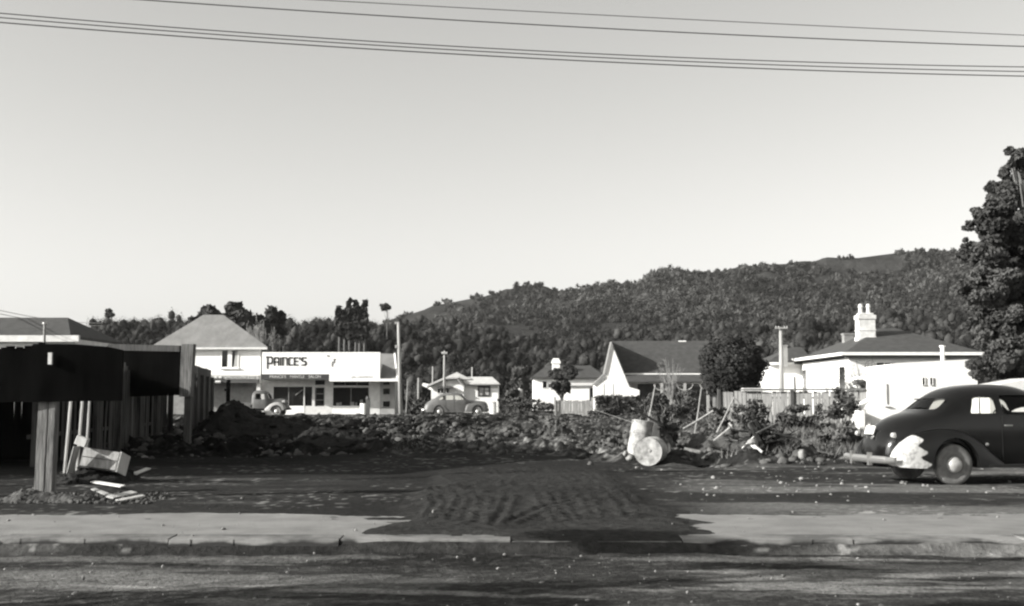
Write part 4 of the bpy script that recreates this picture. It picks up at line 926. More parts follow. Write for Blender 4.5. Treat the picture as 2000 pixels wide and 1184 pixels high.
def make_car(name, label, cat, loc, rz, paint, fpaint, spec, tyrem, chrome=None):
    s = thing(name, label, cat, loc, rz); T = spec['body']; zb = spec['zb']; chrome = chrome or M['chrome']
    A = cr(T, 70)   # s top belt w wt n
    body = loft([body_ring(a[0], a[1], a[2], a[3], a[4], zb+spec.get('rise', 0)*max(0, (a[0]-3.6)), a[5]) for a in A]).build('body', paint, None, local=True)
    c0, c1 = spec['cabin']; n = 44
    B = [a for a in cr(T, 120) if c0 <= a[0] <= c1]
    inner = loft([body_ring(a[0], a[1], a[2], a[3], a[4], zb, a[5], inset=.045, floor=.55) for a in B]).build('cut', paint, None, local=True); boolean(body, inner)
    for poly in spec['side_windows']:
        q = rounded(poly, .07); cu = MB().prism(q, lambda p: (p[0], -1.2, p[1]), lambda p: (p[0], 1.2, p[1])).build('cut', paint, None, local=True); boolean(body, cu)
    for (sa, sb), poly in spec['end_windows']:
        q = rounded(poly, .07); cu = MB().prism(q, lambda p: (sa, p[0], p[1]), lambda p: (sb, p[0], p[1])).build('cut', paint, None, local=True); boolean(body, cu)
    for wx in spec['wheels']:
        for sd in (-1, 1):
            mt = Matrix.Translation((wx, sd*.52, spec['r'])) @ Matrix.Rotation(R(-90)*sd, 4, 'X')
            cu = MB().lathe([(spec['r']+.05, 0), (spec['r']+.05, .6)], 28, mt).build('cut', paint, None); boolean(body, cu)
    shade(body); body.parent = s
    # glass shell inside the skin of the cabin
    V = []; nr = len(B); idx = list(range(6, 6+11+1)); 
    gm = MB()
    for sd in (-1, 1):
        rows = []
        for a in B:
            r_ = body_ring(a[0], a[1], a[2], a[3], a[4], zb, a[5], inset=.022)
            half = r_[5:18]; rows.append([(p[0], sd*abs(p[1]), p[2]) for p in half])
        k = len(rows[0]); gm.add([p for r_ in rows for p in r_], [(i*k+j, i*k+j+1, (i+1)*k+j+1, (i+1)*k+j) for i in range(nr-1) for j in range(k-1)])
    gl = gm.build('window_glass', glass_mat(), s, local=True, smooth=True)
    # seats, wheel
    sx0 = spec['seat']
    for sx in sx0:
        m_ = MB(); m_.add(*_round_box((sx, -.52, .5), (sx+.16, .52, 1.16))); m_.add(*_round_box((sx+.1, -.52, .5), (sx+.6, .52, .72))); m_.build('seat', M['darkgrey'], s, local=True, smooth=False)
    st = MB(); cx, cz = spec['steer']; pts = [(cx+.09*math.cos(t)*.5, .33*0+.34+.19*math.sin(t), cz+.19*math.cos(t)) for t in np.linspace(0, 2*math.pi, 20)]; st.tube(pts, .012, 6); st.tube([(cx, .34, cz), (cx+.5, .34, cz-.35)], .02, 6); st.build('steering_wheel', M['rubberdark'], s, local=True)
    for sd in (-1, 1):
        for wx in spec['wheels']: wheel(s, wx, sd*spec['track'], spec['r'], sd, tyrem, M['hub'])
        for tab, wx, nm in zip(spec['fenders'], spec['wheels'], ('rear_fender', 'front_fender')):
            fender(s, tab, spec.get('flat', .5), .86, .3, (fpaint if (nm == 'rear_fender' and sd == -1) else paint), sd, wx, spec['r']+.085, spec['r']+.03, nm)
        a0, a1 = spec['board']
        MB().add(*_round_box((a0, sd*.6, .30), (a1, sd*.86, .35))).build('running_board', M['rubberdark'] if spec.get('darkboard') else paint, s, local=True)
        # door seams and handle
        seam = MB()
        for sx in spec['seams']:
            a = A[np.argmin(abs(A[:, 0]-sx))]; y = sd*(a[3]+.002)
            seam.box((sx-.006, y-.004, .42), (sx+.006, y+.004, a[2]))
        seam.build('door_seam', M['rubberdark'], s, local=True)
        hx = spec['handle']; a = A[np.argmin(abs(A[:, 0]-hx))]
        MB().tube([(hx, sd*(a[3]), 1.02), (hx, sd*(a[3]+.04), 1.02), (hx+.12, sd*(a[3]+.045), 1.02)], .013, 6).build('door_handle', chrome, s, local=True)
    return s
def _round_box(a, b):
    t = MB().box(a, b); return t.v, t.f
def bumper(parent, x, w, z, h, bow, m, end_curl=.12):
    """curved chrome blade with two guards; bow>0 bulges away from the car (towards -x when bow negative)"""
    n = 24; rows = []
    for i in range(n+1):
        t = -1+2*i/n; y = t*w; xx = x-bow*(1-t*t)+(abs(t) > .9)*end_curl*((abs(t)-.9)/.1)**2*(1 if bow > 0 else -1)
        hh = h/2*(1-.25*max(0, abs(t)-.85)/.15); sg = -1 if bow > 0 else 1
        rows.append([(xx+.02*(-sg), y, z-hh), (xx+sg*.012, y, z-hh*.8), (xx+sg*.03, y, z-hh*.3), (xx+sg*.03, y, z+hh*.3), (xx+sg*.012, y, z+hh*.8), (xx+.02*(-sg), y, z+hh)])
    o = loft(rows).build('bumper', m, parent, local=True, smooth=False)
    g = MB()
    for t in (-.38, .38): g.add(*_round_box((x-bow*.9-.035, t*w-.035, z-h*.8), (x-bow*.9+.03, t*w+.035, z+h*.9)))
    g.build('bumper_guard', m, o, local=True); return o
# --- black late-thirties coupe-backed sedan on the right
def patch_mat():
    m = mat('black_car_paint_with_primer_patch', .004, .006, 2., .16, spec=.5, bump=.03, bscale=3, bdist=.01).copy(); m.name = 'fender_black_with_pale_primer'
    nt = m.node_tree; b = [n for n in nt.nodes if n.type == 'BSDF_PRINCIPLED'][0]; src = b.inputs['Base Color'].links[0].from_socket
    tc = nd(nt, 'ShaderNodeTexCoord'); sp = nd(nt, 'ShaderNodeSeparateXYZ'); nt.links.new(tc.outputs['Object'], sp.inputs[0])
    sn = nd(nt, 'ShaderNodeMath', operation='MULTIPLY'); sn.inputs[1].default_value = 30; nt.links.new(sp.outputs['Z'], sn.inputs[0])
    s2 = nd(nt, 'ShaderNodeMath', operation='SINE'); nt.links.new(sn.outputs[0], s2.inputs[0])
    s3 = nd(nt, 'ShaderNodeMath', operation='MULTIPLY_ADD'); s3.inputs[1].default_value = .06; nt.links.new(s2.outputs[0], s3.inputs[0]); nt.links.new(sp.outputs['X'], s3.inputs[2])
    ns = nd(nt, 'ShaderNodeTexNoise'); ns.inputs['Scale'].default_value = 7; nt.links.new(tc.outputs['Object'], ns.inputs['Vector'])
    s4 = nd(nt, 'ShaderNodeMath', operation='MULTIPLY_ADD'); s4.inputs[1].default_value = .13; nt.links.new(ns.outputs['Fac'], s4.inputs[0]); nt.links.new(s3.outputs[0], s4.inputs[2])
    zt_ = nd(nt, 'ShaderNodeMath', operation='MULTIPLY_ADD'); zt_.inputs[1].default_value = .25; nt.links.new(sp.outputs['Z'], zt_.inputs[0]); nt.links.new(s4.outputs[0], zt_.inputs[2])
    r = nd(nt, 'ShaderNodeMapRange'); r.inputs['From Min'].default_value = .70; r.inputs['From Max'].default_value = .735; r.inputs['To Min'].default_value = 1; r.inputs['To Max'].default_value = 0
    nt.links.new(zt_.outputs[0], r.inputs['Value'])
    mx = nd(nt, 'ShaderNodeMix', data_type='RGBA'); nt.links.new(r.outputs[0], mx.inputs['Factor']); nt.links.new(src, mx.inputs['A']); 
    n2 = nd(nt, 'ShaderNodeTexNoise'); n2.inputs['Scale'].default_value = 16; nt.links.new(tc.outputs['Object'], n2.inputs['Vector'])
    c2 = nd(nt, 'ShaderNodeValToRGB'); c2.color_ramp.elements[0].color = g3(.26); c2.color_ramp.elements[1].color = g3(.5); c2.color_ramp.elements[0].position = .3; c2.color_ramp.elements[1].position = .6
    nt.links.new(n2.outputs['Fac'], c2.inputs[0]); nt.links.new(c2.outputs[0], mx.inputs['B']); nt.links.new(mx.outputs['Result'], b.inputs['Base Color'])
    rr = nd(nt, 'ShaderNodeMapRange'); rr.inputs['To Min'].default_value = .3; rr.inputs['To Max'].default_value = .85; nt.links.new(r.outputs[0], rr.inputs['Value']); nt.links.new(rr.outputs[0], b.inputs['Roughness'])
    return m
COUPE = dict(
 body=[(0.0, .72, .55, .35, .3, 2.0), (.05, .86, .62, .46, .42, 2.0), (.15, .98, .70, .54, .5, 2.1), (.35, 1.12, .85, .61, .56, 2.2), (.6, 1.215, 1.0, .65, .6, 2.3), (.85, 1.285, 1.12, .69, .62, 2.3), (1.0, 1.38, 1.17, .705, .61, 2.4), (1.2, 1.545, 1.18, .72, .60, 2.6), (1.45, 1.665, 1.18, .73, .60, 2.8), (1.8, 1.725, 1.18, .74, .60, 3.0), (2.3, 1.74, 1.18, .745, .60, 3.0), (2.7, 1.70, 1.18, .745, .60, 3.0), (2.95, 1.60, 1.18, .735, .59, 2.8), (3.15, 1.40, 1.17, .71, .57, 2.5), (3.28, 1.25, 1.12, .67, .54, 2.2), (3.6, 1.19, .98, .56, .47, 2.1), (4.1, 1.14, .88, .44, .36, 2.1), (4.5, 1.06, .82, .33, .27, 2.1), (4.68, .95, .75, .25, .2, 2.0), (4.74, .8, .66, .14, .1, 2.0)],
 zb=.30, cabin=(.95, 3.2), r=.35, track=.72, wheels=(1.12, 3.95),
 side_windows=[[(1.50, 1.22), (2.03, 1.22), (2.03, 1.50), (1.86, 1.535), (1.62, 1.50)], [(2.13, 1.21), (3.10, 1.21), (2.96, 1.47), (2.7, 1.55), (2.13, 1.545)]],
 end_windows=[((.6, 1.75), [(-.5, 1.30), (.5, 1.30), (.44, 1.49), (-.44, 1.49)]), ((2.9, 3.6), [(-.62, 1.24), (-.012, 1.24), (-.012, 1.545), (-.55, 1.545)]), ((2.9, 3.6), [(.012, 1.24), (.62, 1.24), (.55, 1.545), (.012, 1.545)])],
 seat=(1.35, 2.1), steer=(2.75, 1.12), board=(1.75, 3.3), seams=(2.09, 3.1), handle=2.14, darkboard=True,
 fenders=([(.02, .42, .60, .36), (.08, .60, .74, .33), (.25, .78, .82, .31), (.55, .91, .86, .30), (.95, .965, .87, .30), (1.3, .93, .87, .30), (1.6, .78, .86, .30), (1.85, .56, .85, .30), (2.05, .40, .84, .30)],
          [(3.05, .38, .82, .30), (3.3, .60, .84, .30), (3.6, .84, .86, .30), (3.95, .95, .87, .30), (4.3, .93, .86, .31), (4.6, .80, .82, .34), (4.78, .60, .72, .38), (4.82, .48, .6, .4)]))
PM = patch_mat()
hx, hy = X_(1700, 20.95), 20.95
car = make_car('parked_car', 'black rounded old car with a pale patch on its rear fender', 'car', (hx, hy, -.02), R(12), M['carblack'], PM, COUPE, M['rubber'])
bumper(car, -.12, .80, .44, .13, .10, M['chrome']); bumper(car, 4.98, .86, .46, .13, -.10, M['chrome'])
MB().tube([(-.1, .35, .44), (.15, .35, .44)], .02, 5).tube([(-.1, -.35, .44), (.15, -.35, .44)], .02, 5).build('bumper_bracket', M['rubberdark'], car, local=True)
np_ = MB(); rt = Matrix.Rotation(R(20), 3, 'Y'); np_.obox((.045, .12, .93), (.02, .30, .15), rt); pl_ = np_.build('number_plate', M['whitep'], car, local=True)
MB().tube([(.06, .12, 1.04), (.0, .12, 1.035)], .03, 8).build('plate_lamp', M['chrome'], car, local=True)
MB().tube([(-.02, -.02, .78), (.03, -.02, .84)], .018, 6).build('boot_handle', M['chrome'], car, local=True)
for sd in (-1, 1):
    MB().lathe([(.045, 0), (.045, .05), (.03, .07), (.005, .075)], 14, Matrix.Translation((.10, sd*.62, .86)) @ Matrix.Rotation(R(-90), 4, 'Y')).build('tail_lamp', M['hub'], car, local=True)
    MB().lathe([(.1, 0), (.12, .12), (.125, .28), (.12, .31), (.1, .33), (.005, .35)], 18, Matrix.Translation((4.25, sd*.52, .98)) @ Matrix.Rotation(R(90), 4, 'Y')).build('headlight', M['chrome'], car, local=True, smooth=True)
MB().lathe([(.03, 0), (.03, .012), (.004, .02)], 12, Matrix.Translation((1.70, -.865, .70)) @ Matrix.Rotation(R(90), 4, 'X')).build('fuel_cap', M['chrome'], car, local=True)
gr = MB()
for k in range(9): gr.box((4.60+.012*k, -.2+.008*k, .98-.05*k), (4.77+.002*k, .2-.008*k, 1.0-.05*k))
gr.build('grille', M['chrome'], car, local=True)
rd = MB(); rd.tube([(1.16, y_, 1.475+.0*y_) for y_ in (-.5, .5)], .012, 6); rd.build('window_trim', M['rubberdark'], car, local=True)
MB().box((1.75, -.608, 1.22), (1.765, -.59, 1.52)).build('window_bar', M['midgrey'], car, local=True)

# --- grey sedan in the middle distance
SEDAN = dict(
 body=[(0.0, .60, .5, .40, .36, 2.0), (.06, .76, .62, .52, .46, 2.1), (.2, .92, .74, .62, .55, 2.2), (.45, 1.08, .88, .70, .62, 2.3), (.8, 1.27, 1.02, .76, .66, 2.4), (1.15, 1.45, 1.10, .80, .65, 2.5), (1.5, 1.57, 1.12, .82, .64, 2.8), (2.0, 1.63, 1.12, .83, .63, 3.0), (2.5, 1.62, 1.12, .83, .63, 3.0), (2.85, 1.54, 1.12, .82, .62, 2.8), (3.15, 1.32, 1.10, .79, .6, 2.4), (3.35, 1.15, 1.02, .72, .56, 2.1), (3.8, 1.10, .9, .6, .48, 2.1), (4.4, 1.05, .85, .5, .4, 2.1), (4.75, .95, .78, .4, .3, 2.0), (4.88, .72, .64, .3, .2, 2.0)],
 zb=.30, cabin=(.9, 3.2), r=.34, track=.74, wheels=(1.15, 4.05), 
 side_windows=[[(1.12, 1.14), (1.62, 1.14), (1.62, 1.42), (1.45, 1.43), (1.3, 1.34)], [(1.68, 1.14), (2.25, 1.14), (2.25, 1.46), (1.68, 1.45)], [(2.35, 1.14), (3.05, 1.14), (2.85, 1.42), (2.35, 1.46)]],
 end_windows=[((.4, 1.6), [(-.45, 1.2), (.45, 1.2), (.4, 1.38), (-.4, 1.38)]), ((2.6, 3.6), [(-.54, 1.16), (.54, 1.16), (.48, 1.45), (-.48, 1.45)])],
 seat=(1.3, 2.2), steer=(2.85, 1.05), board=(1.8, 3.4), seams=(1.65, 2.3, 3.25), handle=2.36,
 fenders=([(.05, .45, .7, .34), (.2, .68, .82, .31), (.55, .86, .88, .30), (1.0, .93, .89, .30), (1.4, .86, .89, .30), (1.7, .66, .88, .30), (1.9, .42, .86, .30)],
          [(3.1, .40, .86, .30), (3.2, .78, .89, .30), (3.6, .90, .90, .30), (4.1, .93, .90, .30), (4.5, .86, .88, .32), (4.8, .68, .8, .36), (4.9, .5, .7, .4)]))
yS = 89.
sed = make_car('parked_sedan', 'pale grey rounded sedan parked on the far street before the bungalow', 'car', (X_(828, yS+.9), yS+.9, .0), R(4), M['cargrey'], M['cargrey'], SEDAN, M['rubber'])
sed.scale = (1, 1, 1.11)
bumper(sed, -.1, .86, .45, .14, .08, M['chrome']); bumper(sed, 5.03, .86, .46, .14, -.08, M['chrome'])
# --- pale truck half hidden by the earth heap
yT = 92.; xf = X_(566, yT)
t = thing('parked_truck', 'dusty grey old truck with rounded cab in front of the shops', 'truck', (xf-4.9, yT, 0), R(-3))
cab = [(2.15, 1.75, 1.25, .70, .66, 3.2), (2.25, 1.93, 1.25, .80, .68, 3.2), (2.6, 2.0, 1.25, .83, .68, 3.2), (3.0, 1.97, 1.25, .83, .67, 3.0), (3.25, 1.86, 1.25, .80, .64, 2.8), (3.42, 1.55, 1.25, .74, .6, 2.4), (3.5, 1.4, 1.2, .66, .5, 2.2), (4.0, 1.36, 1.1, .52, .4, 2.2), (4.5, 1.32, 1.05, .42, .34, 2.2), (4.68, 1.2, .95, .36, .28, 2.1), (4.74, .95, .8, .28, .2, 2.0)]
A_ = cr(cab, 50); ob = loft([body_ring(a[0], a[1], a[2], a[3], a[4], .55, a[5]) for a in A_]).build('cab', M['truckgrey'], None, local=True)
inn = loft([body_ring(a[0], a[1], a[2], a[3], a[4], .55, a[5], inset=.05, floor=.7) for a in cr(cab, 90) if 2.22 <= a[0] <= 3.4]).build('cut', M['truckgrey'], None, local=True); boolean(ob, inn)
for poly, ax in (([(2.45, 1.3), (3.22, 1.3), (3.1, 1.72), (2.45, 1.76)], 'y'), ([(-.5, 1.35), (.5, 1.35), (.45, 1.72), (-.45, 1.72)], 'x')):
    q = rounded(poly, .08)
    cu = MB().prism(q, (lambda p: (p[0], -1.2, p[1])) if ax == 'y' else (lambda p: (2.7, p[0], p[1])), (lambda p: (p[0], 1.2, p[1])) if ax == 'y' else (lambda p: (4.2, p[0], p[1]))).build('cut', M['truckgrey'], None, local=True); boolean(ob, cu)
shade(ob); ob.parent = t
MB().add(*_round_box((2.4, -.6, .75), (2.55, .6, 1.4))).build('seat', M['darkgrey'], t, local=True)
for sd in (-1, 1):
    fender(t, [(3.15, .5, .84, .42), (3.3, .66, .9, .42), (3.6, .92, .94, .42), (4.0, 1.08, .95, .42), (4.4, 1.04, .94, .44), (4.7, .86, .9, .48), (4.82, .66, .84, .52)], .45, .9, .4, M['truckpale'], sd, 4.12, .46, .40, 'front_fender')
    wheel(t, 4.12, sd*.74, .38, sd, M['rubber'], M['hub']); wheel(t, 1.0, sd*.74, .38, sd, M['rubber'], M['hub'])
    MB().lathe([(.08, 0), (.11, .1), (.12, .24), (.1, .27), (.005, .29)], 14, Matrix.Translation((4.45, sd*.42, 1.12)) @ Matrix.Rotation(R(90), 4, 'Y')).build('headlight', M['truckpale'], t, local=True)
    MB().add(*_round_box((2.2, sd*.6, .42), (3.2, sd*.88, .5))).build('running_board', M['rubberdark'], t, local=True)
MB().add(*_round_box((0, -.85, .75), (2.1, .85, .85))).add(*_round_box((0, -.85, .852), (2.1, -.82, 1.05))).add(*_round_box((0, .82, .852), (2.1, .85, 1.05))).build('tray', M['truckgrey'], t, local=True)
MB().add(*_round_box((0.1, -.35, .5), (4.6, -.27, .62))).add(*_round_box((0.1, .27, .5), (4.6, .35, .62))).build('chassis', M['rubberdark'], t, local=True)
MB().add(*_round_box((4.86, -.8, .48), (4.92, .8, .6))).build('bumper', M['rubberdark'], t, local=True)
# ================= trees
def tree(name, label, x, y, z0, blobs, n, size, m, trunk=None, cat='tree', seed=1, group=None, jitter=.5, shell=.45, tm='bark', limbs=True, core=.62):
    s = thing(name, label, cat, (x, y, z0), 0, group)
    V, Q = leaves(blobs, n, size, seed=seed, flat=0, jitter=jitter, shell=shell)
    if core:
        g = np.random.default_rng(seed+5); VV, QQ = [V], [Q[:, :3], Q[:, [0, 2, 3]]]; off = len(V)
        for c, R3 in blobs: VV.append(I2V*(np.array(R3)*core)*(1+.6*(g.random((len(I2V), 1))-.5))+np.array(c)); QQ.append(I2F+off); off += len(I2V)
        V, Q = np.vstack(VV), np.vstack(QQ)
    npmesh('crown', V, Q, m, s)
    r, top = trunk or (.15, z0+1)
    kr = random.Random(seed); mb = MB(); mb.tube([(x, y, z0-.3), (x+kr.uniform(-.1, .1), y, z0+(top-z0)*.5), (x, y, top)], [r*1.25, r, r*.7], 9)
    if limbs:
        for (c, rr) in blobs[:14]:
            c = Vector(c); b = Vector((x, y, z0+(top-z0)*kr.uniform(.55, 1))); mid = b.lerp(c, .5)+Vector((0, 0, -.1*(c-b).length))
            mb.tube([tuple(b), tuple(mid), tuple(b.lerp(c, .9))], [r*.5, r*.3, r*.1], 6)
    mb.build('trunk', M[tm], s, smooth=True); return s
def pb(px, py, Y, rx, rz, ry=None):     # blob from pixels, radii in pixels
    k = Y/F; return (P(px, py, Y), (rx*k, (ry or rx)*k, rz*k))
g_ = random.Random(4)
def cluster(px, py, Y, rx, rz, n, k=.45, seed=1, dy=1.):
    """n sub-clumps scattered over an ellipse"""
    q = random.Random(seed); out = []
    for _ in range(n):
        t = q.uniform(0, 6.283); u = q.random()**.5*.75; yy = Y+q.uniform(-1, 1)*rx*Y/F*.6*dy
        out.append(pb(px+rx*u*math.cos(t), py+rz*u*math.sin(t), yy, rx*k*q.uniform(.7, 1.2), rz*k*q.uniform(.7, 1.2)))
    return out
# round dark tree by the gabled house
Y0 = 62; bl = [pb(1430, 714, Y0, 54, 50)]+[pb(1430+50*math.cos(t)+3*math.sin(5*t), 714+46*math.sin(t), Y0-.2*math.cos(3*t), 18+6*math.sin(7*t+1), 16+4*math.sin(4*t)) for t in np.linspace(0, 6.0, 17)]+cluster(1430, 714, Y0, 52, 48, 22, .34, 3)+[pb(1395, 755, Y0, 24, 20), pb(1460, 758, Y0, 28, 16)]
tree('round_tree', 'dense dark round tree overlapping the end of the gabled roof', X_(1398, Y0), Y0, 0, bl, 26000, .055, 'leafdark', (.2, Z_(760, Y0)), seed=5)
# big conifer right edge
Y0 = 43; bl = []
q = random.Random(8)
for (px, py, rx, rz) in [(1978, 312, 24, 26), (2010, 315, 40, 40), (1975, 360, 34, 40), (1950, 420, 50, 40), (1965, 480, 70, 50), (1955, 540, 80, 50), (1950, 600, 75, 50), (1950, 640, 60, 45), (1975, 690, 70, 45), (1925, 690, 44, 34), (1985, 400, 50, 50), (1985, 330, 32, 36), (2030, 350, 45, 50), (1960, 390, 50, 42), (1920, 425, 34, 30), (1995, 440, 70, 50), (1935, 465, 52, 34), (1905, 495, 36, 24), (1893, 570, 26, 22), (1890, 480, 20, 16), (1900, 640, 26, 24), (1893, 440, 18, 14), (1975, 510, 70, 40), (1915, 545, 50, 30), (2050, 480, 80, 90), (1985, 575, 80, 45), (1920, 600, 42, 28), (1900, 560, 34, 20), (1975, 640, 75, 45), (2060, 620, 90, 90), (1930, 660, 44, 30), (1950, 705, 62, 34), (1915, 725, 34, 18), (2010, 730, 70, 36), (2070, 730, 80, 50), (2120, 560, 80, 150), (2100, 400, 60, 80)]:
    bl += cluster(px, py, Y0+q.uniform(-1.6, 1.6), rx*.98, rz*.98, 9, .33, q.randint(0, 999), dy=1.2)
tree('tall_conifer', 'tall dark ragged conifer towering at the right edge', X_(2060, Y0), Y0, 0, bl, 200000, .06, 'leafbig', (.3, Z_(560, Y0)), seed=9, jitter=1.0, shell=.25, core=.5)
# bush in front of the chimney house
Y0 = 98; bl = cluster(1098, 742, Y0, 33, 26, 12, .42, 6)+[pb(1112, 728, Y0, 16, 14)]
tree('bushy_tree', 'dark bushy tree hiding the front of the chimney house', X_(1098, Y0), Y0, 0, bl, 3000, .14, 'leafdark', (.14, Z_(760, Y0)), seed=7)
# cabbage tree
Y0 = 100; bl = [pb(1013, 727, Y0, 15, 11), pb(1022, 722, Y0, 10, 8), pb(1005, 740, Y0, 8, 9), pb(1018, 748, Y0, 10, 16), pb(1002, 768, Y0, 14, 9), pb(1026, 760, Y0, 8, 14)]
tree('cabbage_tree', 'shaggy grey cabbage tree with a drooping head beside the bungalow', X_(1018, Y0), Y0, 0, bl, 1500, .16, 'hedge', (.3, Z_(735, Y0)), seed=12, tm='pole')
# dark trees behind the two storey house and on the skyline
def skytree(label, px, py, Y, rx, rz, n=1500, m='leafhill', name='hill_tree', k=.42, seed=1, nb=14, size=None, base=None, group='trees on the skyline'):
    z0 = float(hillz(px, Y))-.5 if base is None else base
    bl = cluster(px, py, Y, rx, rz, nb, k, seed)+[pb(px, py+rz*.3, Y, rx*.7, rz*.7)]
    return tree(name, label, X_(px, Y), Y, z0, bl, n, size or rx*Y/F*.13, m, (rx*Y/F*.09, Z_(py, Y)), seed=seed, group=group)
skytree('broad dark tree rising just left of the pale hipped roof peak', 402, 632, 150, 40, 36, 2600, 'leafdark', seed=21)
skytree('highest dark tree behind the right slope of the pale hipped roof', 452, 630, 148, 42, 36, 2600, 'leafdark', seed=22)
skytree('dark rounded tree above the left end of the shop parapet', 527, 632, 150, 34, 33, 2200, 'leafdark', seed=23)
skytree('small flat topped tree alone on the left skyline', 214, 612, 290, 14, 8, 500, 'leafdark', seed=24, nb=6)
skytree('small round tree alone on the skyline right of the spiky trees', 755, 597, 240, 13, 11, 500, 'leafdark', seed=25, nb=6)
for i, (p, q, h) in enumerate([(662, 600, 30), (682, 587, 40), (694, 592, 36), (712, 590, 38), (672, 606, 26), (702, 602, 30)]):
    Y = 215; bl = [pb(p+g_.uniform(-1.5, 1.5), q+h*t, Y, 2+5*t, h*.19) for t in (.08, .25, .45, .65, .85, 1.1, 1.4, 1.7)]
    z0 = float(hillz(p, Y))-1
    tree('spiky_tree', ['leftmost', 'tallest', 'third from left', 'right', 'short left', 'short right'][i]+' spiky tree of the clump above the shop roof', X_(p, Y), Y, z0, bl, 500, .5, 'leafdark', (.25, Z_(q+8, Y)), seed=40+i, group='spiky trees above the shops', limbs=False)
# pale bare willow behind the house
def bare_tree(name, label, px, base_py, top_py, Y, spread, n=60, seed=1, m='twig', z0=0, r=.06, droop=0., rt=.012):
    q = random.Random(seed); x, y, _ = P(px, base_py, Y); zt_ = Z_(top_py, Y); s = thing(name, label, 'tree', (x, y, z0)); H = zt_-z0
    tr = MB(); tr.tube([(x, y, z0-.2), (x+.05*H, y, z0+H*.35)], [r*1.4, r], 7); tr.build('trunk', M[m], s)
    mb = MB(); k = spread*Y/F
    for i in range(n):
        a = q.uniform(0, 6.28); rr = k*q.random()**.6; zz = z0+H*q.uniform(.45, 1)*(1-.25*(rr/k)**2)
        p0 = Vector((x+.03*H, y, z0+H*q.uniform(.12, .35))); p2 = Vector((x+rr*math.cos(a), y+rr*math.sin(a), zz)); p1 = p0.lerp(p2, .5)+Vector((0, 0, H*.08+q.uniform(-.1, .1)*H*.5))
        pts = [p0, p0.lerp(p1, .6)+Vector((0, 0, .02*H)), p1, p2]
        if droop: pts.append(p2+Vector((.1*rr*math.cos(a), .1*rr*math.sin(a), -droop*H*q.uniform(.3, 1))))
        mb.tube([tuple(p) for p in pts], [r*.35, r*.25, r*.18, rt]+([rt] if droop else []), 4)
        for j in range(3):
            t = q.uniform(.4, 1); b = p1.lerp(p2, t); e2 = b+Vector((q.gauss(0, .12), q.gauss(0, .12), q.uniform(.02, .2)))*k; mb.tube([tuple(b), tuple(e2)], [rt, rt*.6], 3)
    mb.build('branches', M[m], s); return s
bare_tree('willow_tree', 'pale drooping leafless tree above the right roof slope of the two storey house', 506, 790, 610, 125, 42, 200, 31, r=.2, droop=.6, z0=0, rt=.03)
bare_tree('bare_tree', 'leafless pale sapling before the gabled house veranda', 1308, 800, 688, 66, 34, 60, 32, r=.06, rt=.009)
bare_tree('bare_tree', 'leafless spreading tree before the villa and garage', 1690, 815, 700, 50, 75, 70, 33, r=.1, m='bark', rt=.008)
bare_tree('bare_tree', 'thin leafless shrub against the sunny villa wall', 1620, 800, 722, 53, 40, 46, 34, r=.05, rt=.007)
# hedge and low shrubs
def bush(label, px, py, Y, rx, rz, n=900, m='hedge', size=.09, seed=1, name='shrub', nb=8, k=.45, group=None, cat='shrub'):
    bl = cluster(px, py, Y, rx, rz, nb, k*.8, seed); s = thing(name, label, cat, (X_(px, Y), Y, 0), 0, group); q = random.Random(seed+500); kk = Y/F
    gy_ = 775+EYE*F/Y
    for _ in range(nb): bl.append(pb(px+q.uniform(-1, 1)*rx, q.uniform(py, gy_), Y+q.uniform(-1, 1)*rx*kk*.5, rx*k*q.uniform(.4, .8), rz*k*q.uniform(.5, .9)))
    V, Q = leaves(bl, int(n*1.6), size*.8, seed=seed, flat=0, shell=.15, jitter=.9); V[:, 2] = np.maximum(V[:, 2], -.05); npmesh('foliage', V, Q, m, s)
    mb = MB()
    for _ in range(26):
        x, y = X_(px, Y)+q.gauss(0, .35)*rx*kk, Y+q.gauss(0, .2)*rx*kk; e_ = (X_(px, Y)+q.uniform(-1.15, 1.15)*rx*kk, Y+q.uniform(-.6, .6)*rx*kk, Z_(py-rz*q.uniform(-.6, 1.25), Y)); mid = ((x+e_[0])/2+q.gauss(0, .08), (y+e_[1])/2, e_[2]*.6)
        mb.tube([(x, y, -.1), mid, e_], [.02, .013, .006], 4)
    mb.build('stem', M['bark'] if seed % 2 else M['twig'], s); return s
Y0 = 81; s = thing('clipped_hedge', 'dark clipped hedge below the white gable', 'hedge', (X_(1208, Y0), Y0, 0))
g = np.random.default_rng(3); n = 3800; V = np.zeros((n, 3)); fx = g.random(n); fy = g.random(n); fz = g.random(n); f = g.integers(0, 3, n)
fy = np.where(f == 0, 0, fy); fz = np.where(f == 1, 1, fz); c = np.stack([X_(1166, Y0)+fx*(X_(1252, Y0)-X_(1166, Y0)), Y0+fy*1.0, .02+fz*1.38], 1)+g.normal(size=(n, 3))*.06
a = g.normal(size=(n, 3))*.07; b = g.normal(size=(n, 3))*.07; V = np.stack([c-a, c-b, c+a, c+b], 1).reshape(-1, 3); npmesh('foliage', V, np.arange(4*n).reshape(n, 4), 'hedge', s)
MB().box((X_(1168, Y0), Y0+.08, 0), (X_(1250, Y0), Y0+.92, 1.36)).build('hedge_core', M['leafdark'], s)
